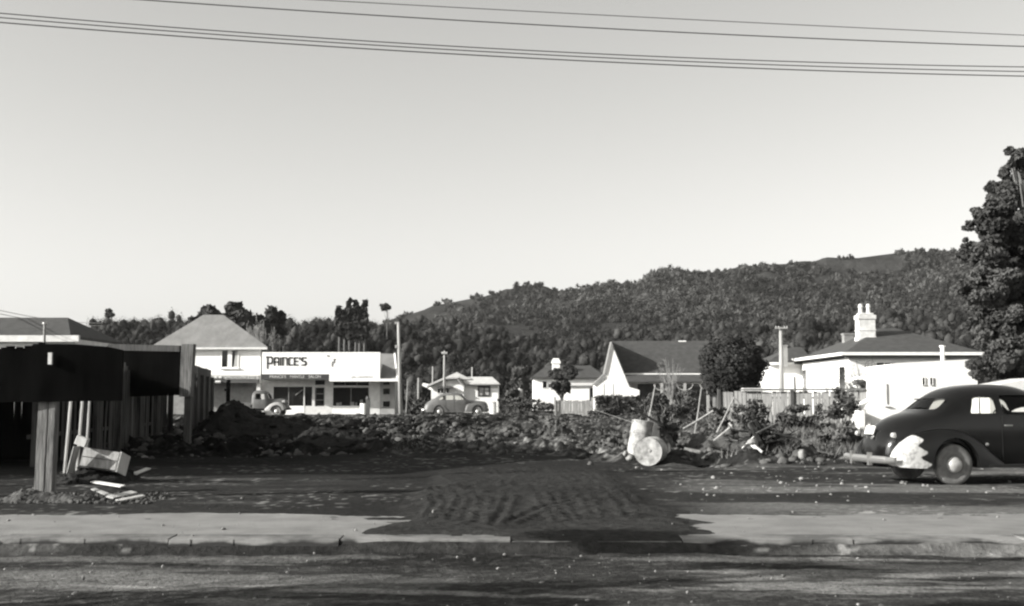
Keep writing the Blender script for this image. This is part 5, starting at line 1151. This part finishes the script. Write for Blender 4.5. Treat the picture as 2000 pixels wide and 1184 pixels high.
SH = [(1470, 800, 47, 45, 34, 'tangled shrub under the left end of the paling fence'), (1560, 812, 46, 55, 26, 'low dark bramble before the paling fence'), (1640, 790, 47, 48, 40, 'bushy shrub where the paling fence meets the garage'), (1690, 760, 49, 36, 30, 'dark twiggy bush against the garage step'),
      (1335, 800, 52, 44, 28, 'overgrown shrub beneath the gabled house veranda'), (1275, 790, 58, 38, 22, 'shrub beside the clipped hedge'), (1400, 815, 48, 30, 20, 'small weedy bush below the round tree trunk'), (870, 792, 104, 60, 10, 'low scrub behind the grey sedan'), (1040, 792, 96, 50, 12, 'low scrub left of the short pale fence'), (1000, 785, 99, 30, 12, 'scrub at the foot of the cabbage tree'), (1650, 850, 34, 50, 14, 'weedy growth behind the black car bumper'), (1180, 800, 80, 26, 10, 'low growth right of the short pale fence'), (820, 790, 95, 26, 12, 'scrub between the tall pole and the sedan'), (1320, 772, 78, 50, 10, 'shrubs along the veranda front')]
for i, (p, q, Y, rx, rz, lab) in enumerate(SH): bush(lab, p, q, Y, rx, rz, 1300, ['hedge', 'weed'][i in (3, 10, 6)], .07 if Y < 60 else .11, seed=60+i, group='shrubs around the vacant lot')

# ================= earth heaps
HEAPS = []
def heap(label, x0, x1, yc, dy, prof, seed, m='soil', amp=.12, name='earth_heap', nx=None, group=None, fr=2.):
    """mound whose crest follows prof [(x,z)], depth half-width dy"""
    n = nx or max(30, int((x1-x0)/.05)); r_ = max(24, int(2*dy/.06)); xs = np.linspace(x0, x1, n); ts = np.linspace(-1, 1, r_)
    X, T = np.meshgrid(xs, ts); H = np.interp(X, [a for a, _ in prof], [b for _, b in prof]); Yy = yc+T*dy
    E = np.clip(1-T*T, 0, 1)**.9; ex = sm(0, .12, (X-x0)/(x1-x0))*sm(0, .12, (x1-X)/(x1-x0)); 
    Z = H*E*ex*(.75+.5*fbm(X*fr*.6, Yy*fr*.6, seed, 4))+(fbm(X*fr*2, Yy*fr*2, seed+1, 4, .6)-.5)*amp*2*(E*ex)**.5+np.abs(fbm(X*fr*4.5, Yy*fr*4.5, seed+2, 3)-.5)*amp*1.6*(E*ex)**.4-.12*(1-E*ex)+(fbm(X*fr*9, Yy*fr*9, seed+4, 2, .7)-.5)*amp*.9*(E*ex)**.3
    s = npmesh(name, np.stack([X, Yy, Z], -1).reshape(-1, 3), grid_faces(r_, n), m, smooth=False); tag(s, label, 'earth heap', group); HEAPS.append((np.stack([X, Yy, Z], -1)[(E*ex) > .04], seed, m)); return s
Yh = 44
pr = [(X_(p, Yh), Z_(q, Yh)) for p, q in [(385, 850), (415, 818), (440, 796), (460, 786), (485, 795), (500, 806), (520, 815), (560, 822), (600, 828), (640, 848)]]
heap('large black soil heap in front of the parked truck', pr[0][0]-.6, pr[-1][0]+.6, Yh, 3.2, pr, 301, amp=.13)
Yh = 36; pr = [(X_(p, Yh), Z_(q, Yh)) for p, q in [(575, 865), (610, 838), (640, 838), (670, 843), (700, 852), (745, 868)]]
heap('lower black soil heap sloping down to the right of the large heap', pr[0][0]-.4, pr[-1][0]+.4, Yh, 2.2, pr, 311, amp=.1)
for i, (p, q, Y, wd, h, lab) in enumerate([(838, 850, 43, 34, 27, 'dark clump of turned earth below the grey sedan'), (760, 852, 42, 20, 14, 'small dark earth clump left of the sedan clump'), (1085, 858, 40, 38, 34, 'tall dark earth clump below the short pale fence'), (1130, 862, 38, 50, 12, 'low dark earth spill right of the tall clump'), (940, 868, 36, 50, 12, 'low earth ridge in the middle of the lot'), (1180, 872, 34, 34, 14, 'earth lump left of the drums'), (1015, 850, 46, 40, 12, 'low clump behind the middle ridge')]):
    x = X_(p, Y); w_ = wd*Y/F; hh = h*Y/F; heap(lab, x-w_, x+w_, Y, max(.5, w_*.8), [(x-w_, .1), (x-w_*.3, hh), (x+w_*.3, hh*.9), (x+w_, .1)], 330+i*3, 'clod', amp=.12, group='clumps of turned earth in the vacant lot', nx=40, fr=3)
Yh = 30; pr = [(X_(p, Yh), Z_(q, Yh)) for p, q in [(1290, 895), (1340, 868), (1400, 850), (1440, 838), (1480, 842), (1520, 858), (1560, 872), (1610, 890), (1660, 900)]]
heap('rough rubbish and earth heap between the drums and the black car', pr[0][0], pr[-1][0], Yh, 2.0, pr, 361, 'clod', amp=.2, name='rubbish_heap', fr=2.4)
# charred stump with roots on the rubbish heap
s = thing('uprooted_stump', 'black uprooted stump with twisting roots on the rubbish heap', 'stump', (X_(1490, 29), 29, .5))
q = random.Random(15); c0 = Vector(P(1492, 862, 28.6))
m_ = MB()
for i in range(7):
    a_ = c0+Vector((q.gauss(0, .09), q.gauss(0, .08), -.3)); b_ = c0+Vector((-.22+q.gauss(0, .09), q.gauss(0, .06), q.uniform(.15, .5))); m_.tube([tuple(a_), tuple(a_.lerp(b_, .5)+Vector((q.gauss(0, .05), 0, 0))), tuple(b_)], [q.uniform(.09, .14), q.uniform(.07, .12), q.uniform(.03, .07)], 7)
m_.build('stump_core', M['rotwood'], s)
m_ = MB()
for i in range(46):
    a_ = c0+Vector((q.gauss(0, .12), q.gauss(0, .1), q.uniform(-.2, .2))); d_ = Vector((q.gauss(.12, .42), q.gauss(0, .25), q.uniform(-.3, .33))); pts = [a_]
    for k in (1, 2, 3, 4): pts.append(a_+d_*(k/4)+Vector((q.gauss(0, .05), q.gauss(0, .05), q.gauss(0, .05))))
    r0 = q.uniform(.02, .06); m_.tube([tuple(p) for p in pts], [r0, r0*.85, r0*.65, r0*.4, r0*.15], 5)
m_.build('roots', M['rotwood'], s)
for i, (px, py, L, w_, mm) in enumerate([(1462, 866, .4, .10, 'timberpale'), (1478, 876, .36, .10, 'timberpale'), (1410, 848, .5, .06, 'timber'), (1430, 862, .35, .1, 'timberdark'), (1530, 850, .7, .05, 'timberdark'), (1566, 868, .5, .08, 'timberdark'), (1516, 878, .6, .07, 'timberdark'), (1395, 872, .4, .1, 'timber'), (1590, 878, .45, .1, 'timberdark'), (1445, 842, .7, .04, 'timberdark'), (1550, 882, .5, .06, 'timber'), (1498, 836, .6, .04, 'timberdark'), (1352, 880, .4, .12, 'timber'), (1380, 890, .35, .08, 'timberpale'), (1330, 886, .5, .05, 'timberdark'), (1612, 884, .4, .07, 'timberdark')]):
    c = Vector(P(px, py, 28.2+q.uniform(-.3, .5))); rm_ = Matrix.Rotation(q.uniform(-.9, .9), 3, 'Y') @ Matrix.Rotation(q.uniform(-.8, .8), 3, 'Z') @ Matrix.Rotation(q.uniform(-1, 1), 3, 'X')
    tag(MB().obox(c, (L, w_, .03), rm_).build('broken_board', M[mm], bevel=.005), 'bright pale broken board beside the uprooted stump' if mm == 'timberpale' and px > 1400 else 'broken board lying in the rubbish heap', 'board', 'broken boards on the rubbish heap')
for i, (px, py, r) in enumerate([(1566, 889, .13), (1470, 864, .09), (1230, 893, .1), (1222, 886, .08)]):
    V, Fc = lumps(np.array([P(px, py, 27.2)]), [r], 900+i, rough=.4); tag(npmesh('stone_lump', V, Fc, 'scrap'), ['pale rounded lump at the right foot of the rubbish heap', 'pale lump high on the rubbish heap by the stump', 'pale stone at the left foot of the leaning drum', 'smaller pale stone left of the leaning drum'][i], 'stone')
# stakes, boards and posts stuck in the lot
ST = [((1370, 758), (1357, 834), 40, .028, 'timber', 'tall leaning pale stake left of the rubbish heap'), ((1280, 752), (1263, 806), 48, .035, 'timber', 'thinner leaning stake behind the drums'), ((1434, 776), (1400, 832), 40, .03, 'timber', 'slanting stick below the round tree'), ((1334, 838), (1388, 806), 38, .04, 'timber', 'long slanting log on the weeds beside the pale stake'), ((1424, 826), (1442, 850), 31, .04, 'timberpale', 'short broken pale board on the rubbish heap'), ((1160, 800), (1235, 825), 60, .02, 'timber', 'long thin rail leaning from the short fence'), ((1180, 750), (1180, 780), 82.5, .04, 'timberdark', 'left thin post before the white gable'), ((1198, 750), (1198, 780), 82.5, .04, 'timberdark', 'middle thin post before the white gable'), ((1217, 754), (1217, 780), 82.5, .04, 'timberdark', 'right thin post before the white gable'), ((1552, 736), (1552, 765), 50.5, .05, 'timberdark', 'dark post standing up behind the paling fence'), ((796, 745), (793, 760), 96, .04, 'pole', 'short slanting bar right of the tall pole')]
for (a1, b1, Y, r, mm, lab) in ST:
    A, B = Vector(P(*a1, Y)), Vector(P(*b1, Y))
    if A.z < .5 or B.z > .1 and Y > 80: B = Vector((B.x, B.y, 0)) if Y > 80 else B
    B.z = min(B.z, .3) if Y < 60 and lab.find('broken') < 0 and lab.find('log') < 0 and Y != 50.5 else B.z
    if Y == 50.5: B.z = 0
    d = (B-A); o = MB().tube([tuple(A), tuple(A.lerp(B, .55)+Vector((r*.4, 0, 0))), tuple(B+d.normalized()*.1)], [r*.8, r, r*1.1], 6).build('wooden_stake', M[mm]); tag(o, lab, 'stake')

# ================= drums
def drum(name, label, base, axis, r, L, lidm, sidem, group=None):
    s = thing(name, label, 'drum', tuple(base)); ax = Vector(axis).normalized(); rot = ax.to_track_quat('Z', 'Y').to_matrix().to_4x4(); mt = Matrix.Translation(base) @ rot
    pr = [(r*.97, .015), (r*1.03, .0), (r*1.03, .03), (r, .045)]
    for f in (.33, .66): pr += [(r, L*f-.03), (r*1.04, L*f-.012), (r*1.04, L*f+.012), (r, L*f+.03)]
    pr += [(r, L-.045), (r*1.03, L-.03), (r*1.03, L), (r*.97, L-.005)]
    MB().lathe(pr, 36, mt).build('drum_wall', sidem, s, smooth=False)
    MB().lathe([(r*.965, L-.018), (r*.3, L-.012), (r*.28, L-.006), (r*.02, L-.006)], 36, mt).build('lid', lidm, s)
    MB().lathe([(.035, L-.004), (.035, L+.012), (.01, L+.014)], 12, mt @ Matrix.Translation((r*.1, r*.08, 0))).build('bung', M['greypaint'], s)
    return s
b = GP(1265, 909); r = .30
base = Vector((b[0]+.24, b[1]+.86, r*.98)); drum('oil_drum', 'pale drum lying on its side with its white lid facing out', base, Vector((b[0]-base.x, b[1]-base.y, 0)), r, .84, M['drumlid'], M['drumside'])
Yd = 27.6; A = Vector(P(1244, 893, Yd)); B = Vector(P(1257, 822, Yd)); drum('oil_drum', 'pale drum leaning upright behind the fallen drum', A, (B-A)+Vector((0, .12, 0)), .25, .84, M['drumlid'], M['drumside'])
o = MB(); A = P(1238, 801, Yd-.3); B = P(1296, 832, Yd); o.hexa([A, (A[0], A[1]+.6, A[2]+.02), (B[0], B[1]+.6, B[2]), B], [(A[0], A[1], A[2]+.04), (A[0], A[1]+.6, A[2]+.06), (B[0], B[1]+.6, B[2]+.04), (B[0], B[1], B[2]+.04)]); tag(o.build('dark_board', M['timberdark']), 'dark board slanting over the top of the leaning drum', 'board')
o = heap('dark earth and weeds piled behind the leaning drum', X_(1262, 28.6), X_(1330, 28.6), 28.9, .7, [(X_(1262, 28.6), .3), (X_(1285, 28.6), .95), (X_(1305, 28.6), .6), (X_(1330, 28.6), .1)], 377, 'clod', amp=.12, nx=40, fr=3)
bush('dark weedy growth sprouting behind the leaning drum', 1290, 832, 29.4, 34, 30, 700, 'hedge', .05, seed=88)

# ================= left foreground: crate, timber, scraps
s = thing('wooden_crate', 'open wooden crate tipped on its side on the rubbish by the post', 'crate', (X_(195, 21.0), 21.0, .35))
cM = Matrix.Rotation(R(9), 3, 'Y') @ Matrix.Rotation(R(-14), 3, 'X') @ Matrix.Rotation(R(-6), 3, 'Z')
cc = Vector(P(196, 897, 20.8)); 
def cbx(off, size): return (cc+cM @ (Vector(off)*KS), tuple(k*KS for k in size))
KS = .78
parts = [('front_panel', [((0, -.02, -.105), (.84, .025, .20)), ((0, -.02, .11), (.84, .025, .20))], 'timber'), ('end_panel', [((-.44, .25, 0), (.03, .5, .44))], 'timberdark'), ('end_panel', [((.44, .25, 0), (.03, .54, .46))], 'timberpale'), ('back_panel', [((0, .52, 0), (.84, .02, .42))], 'timberdark'), ('bottom_panel', [((0, .25, -.22), (.84, .5, .02))], 'timberdark')]
for nm, bs, mm in parts:
    mb = MB()
    for off, size in bs: c_, sz = cbx(off, size); mb.obox(c_, sz, cM)
    mb.build(nm, M[mm], s, bevel=.004)
def plank(label, a, b, w_, t_, m, roll=0, name='loose_plank', group='loose boards and scraps by the crate'):
    a, b = Vector(a), Vector(b); d = (b-a); L = d.length; q = d.to_track_quat('X', 'Z').to_matrix() @ Matrix.Rotation(roll, 3, 'X'); o = MB().obox((a+b)/2, (L, w_, t_), q).build(name, M[m], bevel=.004); return tag(o, label, 'plank', group)
for i, (p0, q0, p1, q1, lab) in enumerate([(138, 786, 127, 912, 'leftmost of three pale upright boards behind the thick post'), (161, 782, 152, 895, 'middle of three pale upright boards behind the thick post'), (175, 780, 168, 893, 'rightmost of three pale upright boards behind the thick post')]):
    A = Vector(P(p0, q0, 21.3)); B = Vector(P(p1, q1, 21.1)); d = (A-B).normalized(); 
    plank(lab, B-d*(.25 if i else .12), A+d*.25, .085, .03, 'timberpale', R(90), 'upright_board', 'pale upright boards behind the thick post')
JK = [((150, 936), (240, 950), 19.6, .09, 'timberpale', 'thin pale board lying under the crate'), ((182, 955), (226, 972), 18.6, .07, 'timber', 'short grey board lying in front of the crate'), ((214, 972), (262, 961), 18.2, .12, 'timberpale', 'bright split board right of the grey one'), ((230, 978), (280, 968), 17.9, .08, 'timberpale', 'thin bright lath nearest the kerb in the scraps'), ((238, 930), (262, 922), 20.4, .14, 'timberpale', 'pale flat scrap beyond the crate corner'), ((262, 926), (290, 915), 20.6, .10, 'timberpale', 'pale scrap furthest right of the crate'), ((118, 872), (146, 912), 20.9, .2, 'timber', 'grey board propped against the crate left end')]
for (a1, b1, Y, w_, mm, lab) in JK:
    A, B = Vector(GP(*a1, .03)), Vector(GP(*b1, .06))
    if 'propped' in lab: A, B = Vector(P(150, 872, 20.6)), Vector(P(136, 925, 20.6))
    plank(lab, A, B, w_, .02, mm, R(12))
o = MB().obox(P(160, 862, 20.7), (.2, .12, .16), Matrix.Rotation(R(20), 3, 'Y')).build('broken_block', M['timberpale'], bevel=.01); tag(o, 'pale block resting on the left end of the crate', 'block')
heap('low junk and earth mound beneath the wooden crate', X_(100, 21), X_(262, 21), 21.2, 1.0, [(X_(100, 21), .1), (X_(160, 21), .22), (X_(220, 21), .2), (X_(262, 21), .05)], 391, 'soil', amp=.06, nx=50, fr=4)
heap('rubbly earth piled round the foot of the thick post', X_(18, 17.4), X_(215, 17.4), 17.25, .62, [(X_(18, 17.4), .05), (X_(70, 17.4), .16), (X_(130, 17.4), .1), (X_(215, 17.4), .03)], 395, 'clod', amp=.03, nx=110, fr=5)

# white marker post, street-side drum and bollard by the shops
s = thing('marker_post', 'white painted post at the kerb in front of the grey sedan', 'post', (X_(963, 87), 87, 0))
m_ = MB(); x = X_(963, 87); m_.tube([(x, 87, -.1), (x, 87, 1.05)], .25, 14); m_.build('shaft', M['whitep'], s); MB().tube([(x, 87, 1.05), (x, 87, 1.12)], [.28, .2], 14).build('post_cap', M['greypaint'], s)
drum('oil_drum', 'white drum standing before the right shop window', Vector((X_(711, 96.5), 96.5, 0)), (0, 0, 1), .3, .95, M['drumlid'], M['whitep'])
s = thing('kerb_post', 'dark slim kerbside post beside the white drum', 'post', (X_(718.5, 95), 95, 0)); x = X_(718.5, 95); m_ = MB(); m_.box((x-.16, 94.9, -.1), (x+.16, 95.2, 1.3)); m_.build('shaft', M['darkgrey'], s); MB().tube([(x, 95.05, 1.3), (x, 95.05, 1.55)], [.2, .1], 10).build('post_cap', M['darkgrey'], s)

# ================= scattered stones, clods and weeds
g = np.random.default_rng(21)
def scatter(name, n, xr, yr, r0, r1, m, zfun, seed, kind='stuff', cond=None, depth=True):
    g = np.random.default_rng(seed); yy = yr[0]+(yr[1]-yr[0])*g.random(n)**1.3; xx = xr[0]+(xr[1]-xr[0])*g.random(n)
    if depth: xx = xx*(yy+2)/30
    rr = r0+(r1-r0)*g.random(n)**3.5
    if cond is not None: k = cond(xx, yy, g); xx, yy, rr = xx[k], yy[k], rr[k]
    V, Fc = lumps(np.stack([xx, yy, zfun(xx, yy)+rr*.3], 1), rr, seed); o = npmesh(name, V, Fc, m); return o
o = scatter('gravel', 420, (-6, 6), (8, 12.4), .004, .022, 'stone', lambda x, y: x*0-.112, 31, depth=False); tag(o, kind='stuff')
o = scatter('gravel', 130, (-7.5, 8), (12.7, 18), .005, .024, 'stone', lambda x, y: np.maximum(gh(x, y), .008*(y < 15)), 32, depth=False, cond=lambda x, y, g: (np.abs(x-.3) > 1.2) | (g.random(len(x)) < .25)); tag(o, kind='stuff')
o = scatter('earth_clods', 12000, (-14, 14), (26, 80), .025, .15, 'clod', gh, 33, cond=lambda x, y, g: (fbm(x*.6, y*.45, 66) > .5) & (y > 30.5-np.clip(x-1, 0, 5)*1.0+g.normal(size=len(x)))); tag(o, kind='stuff')
o = scatter('rubble', 700, (-14, 14), (29, 75), .015, .08, 'stone', gh, 34); tag(o, kind='stuff')
o = scatter('earth_clods', 700, (-7.6, -5.1), (16.7, 18.4), .008, .045, 'clod', gh, 35, depth=False); tag(o, kind='stuff')
o = scatter('rubble', 140, (2.5, 10), (18, 26), .01, .045, 'stone', gh, 36, depth=False); tag(o, kind='stuff')
def tufts(n, xr, yr, h, seed, cond):
    g = np.random.default_rng(seed); yy = yr[0]+(yr[1]-yr[0])*g.random(n)**1.2; xx = (xr[0]+(xr[1]-xr[0])*g.random(n))*(yy+2)/30; k = cond(xx, yy); xx, yy = xx[k], yy[k]; n = len(xx)
    b = 9; X = np.repeat(xx, b); Yy = np.repeat(yy, b); S = np.repeat(h*(.4+g.random(n)**2*1.3), b); N = n*b
    X = X+g.normal(size=N)*.09; Yy = Yy+g.normal(size=N)*.09; z = gh(X, Yy)-.02; a = g.random(N)*6.28; w = .005+.00035*Yy; lean = g.normal(size=(N, 2))*.3
    dx, dy = np.cos(a)*w, np.sin(a)*w; H = S*(.5+.6*g.random(N))
    V = np.stack([np.stack([X-dx, Yy-dy, z], 1), np.stack([X+dx, Yy+dy, z], 1), np.stack([X+dx*.5+lean[:, 0]*H*.5, Yy+dy*.5+lean[:, 1]*H*.5, z+H*.6], 1), np.stack([X+lean[:, 0]*H, Yy+lean[:, 1]*H, z+H], 1)], 1)
    return V.reshape(-1, 3), np.arange(4*N).reshape(N, 4)
V, Q = tufts(8000, (-11, 13), (31, 84), .12, 41, lambda x, y: (fbm(x*.4, y*.28, 61) > .52) & ~((x < -3-(y-28)*.06) & (y < 50))); o = npmesh('weeds', V, Q, 'weed'); tag(o, kind='stuff')
V, Q = tufts(4200, (5, 14), (28, 50), .26, 42, lambda x, y: (x > 5) & (fbm(x*.4, y*.3, 63) > .42)); o = npmesh('weeds', V, Q, 'weed'); tag(o, kind='stuff')

for k, mm, rr in ((0, 'clod', .09), (1, 'soil', .12)):
    cs, rs = [], []
    for Pn, sd, m_ in HEAPS:
        if (m_ == 'soil') != (k == 1): continue
        g = np.random.default_rng(sd); w_ = np.ptp(Pn[:, 0]); n = int(min(900, 60+w_*70)); ii = g.integers(0, len(Pn), n); fs = .4 if Pn[:, 1].mean() < 22 else 1
        cs.append(Pn[ii]); rs.append((.02+rr*g.random(n)**3)*fs)
    V, Fc = lumps(np.vstack(cs), np.concatenate(rs), 600+k, rough=.7); o = npmesh('earth_clods', V, Fc, mm); tag(o, kind='stuff')
# ================= unseen house and added trees beyond the left edge that throw the long shadows
s = thing('roadside_house', 'gabled timber house beyond the left edge that shades the lot', 'house', (-22, 24.6, 0))
xw = -14.6; MB().box((-30, 19.4, -.1), (xw, 30.4, 5.0)).build('wall', M['greypaint'], s)
m_ = MB(); poly = [(18.9, 5.0), (24.9, 7.15), (30.9, 5.0), (30.9, 5.12), (24.9, 7.3), (18.9, 5.12)]
m_.prism(poly, lambda p: (-30.4, p[0], p[1]), lambda p: (xw+.35, p[0], p[1])); m_.build('roof', M['roofdark'], s)
MB().prism([(19.4, 5.002), (24.9, 6.95), (30.4, 5.002)], lambda p: (xw-.2, p[0], p[1]), lambda p: (xw, p[0], p[1])).build('gable_wall', M['greypaint'], s)
for (z0, z1) in ((.9, 2.2), (3.2, 4.4)):
    for y in (21.5, 27.):
        fm = MB().box((xw+.002, y, z0), (xw+.06, y+1.3, z1)).build('window', M['offwhite'], s); MB().box((xw+.061, y+.1, z0+.1), (xw+.08, y+1.2, z1-.1)).build('pane', M['shopglass'], fm)
for i, (x, y, h, r) in enumerate([(-25.5, 36, 8.0, 2.4), (-26.5, 41, 8.6, 2.6), (-28.0, 46, 8.6, 2.7)]):  # unseen trees added to throw shade on the soil heap
    q = random.Random(70+i); bl = [((x+q.uniform(-1, 1)*r*.4, y+q.uniform(-1, 1)*r*.5, 1.2+(h-2.2)*t), (r*(1.05-.6*t), r*(1.05-.6*t), 1.2)) for t in (0, .15, .3, .45, .6, .75, .9, 1.0)]
    tree('added_shade_tree', ['nearest', 'middle', 'furthest'][i]+' dense tree added beyond the left edge to shade the heap', x, y, 0, bl, 4500, .3, 'leafdark', (.25, h*.7), seed=70+i, group='trees added beyond the left edge for shade')
# street tree and pole behind-left of the camera: their shadows lie over the road
def sh(px, py, h):   # point at height h whose shadow falls at this ground pixel
    gx_, gy_, _ = GP(px, py, -.12); k = (h+.12)/math.tan(SUN_EL); return (gx_-k*math.cos(SUN_AZ), gy_-k*math.sin(SUN_AZ), h)
bl = []
for (px, py, h, rx, ry, rz) in [(1210, 1068, 5.6, .35, .4, .2), (1290, 1075, 5.5, .45, .5, .25), (1370, 1078, 5.4, .35, .36, .2), (480, 1172, 4.5, .7, .4, .3), (600, 1160, 4.6, .7, .5, .3), (720, 1150, 4.6, .7, .42, .3), (860, 1148, 4.7, .8, .3, .25), (980, 1140, 4.8, .8, .22, .2), (700, 1184, 4.2, .9, .5, .3), (900, 1180, 4.2, .9, .35, .3), (1480, 1100, 6.6, .7, .22, .15), (1650, 1108, 6.4, .8, .3, .2), (1820, 1105, 6.5, .8, .24, .18), (1250, 1073, 5.6, .3, .45, .22), (1330, 1076, 5.4, .3, .4, .2), (1180, 1066, 5.6, .2, .3, .15), (560, 1158, 4.6, .5, .34, .2), (700, 1160, 4.5, .5, .36, .22), (840, 1150, 4.8, .5, .28, .2), (640, 1180, 4.3, .7, .3, .3), (900, 1172, 4.4, .6, .25, .25), (780, 1178, 4.0, .5, .3, .3), (1560, 1098, 6.6, .3, .2, .12), (1680, 1112, 6.4, .3, .22, .15), (1790, 1100, 6.6, .3, .22, .15), (1620, 1122, 6.1, .3, .15, .1), (1950, 1182, 5.0, .5, .3, .2), (1850, 1192, 5.0, .5, .3, .2), (1900, 1124, 6.4, .3, .16, .12)]:
    bl.append((sh(px, py, h), (rx, ry, rz)))
tx, ty = -13.6, 4.6
tree('street_tree', 'open branched street tree beyond the near left corner', tx, ty, -.1, bl, 15000, .085, 'leaf', (.16, 3.6), seed=91, shell=.1, core=.6)
e_ = sh(900, 1145, 3.9); d_ = sh(1980, 1084, 8.9)
s = upole('near side road pole beyond the left edge', e_[0]-2.0, e_[1]-.9, 8.6, (.0, .0), r=.1)
# ================= thin air between the near things and the far ridge
hz_ = bpy.data.materials.new('haze_air'); hz_.use_nodes = True; nt = hz_.node_tree; nt.nodes.clear()
ho_ = nd(nt, 'ShaderNodeOutputMaterial', 300); hv_ = nd(nt, 'ShaderNodeVolumePrincipled'); hv_.inputs['Color'].default_value = g3(.9); hv_.inputs['Density'].default_value = .00008; hv_.inputs['Anisotropy'].default_value = .3
nt.links.new(hv_.outputs[0], ho_.inputs['Volume'])
ho2 = MB().box((-4000, -3600, -1.6), (4000, 3800, 170)).build('haze', hz_); tag(ho2, kind='stuff')
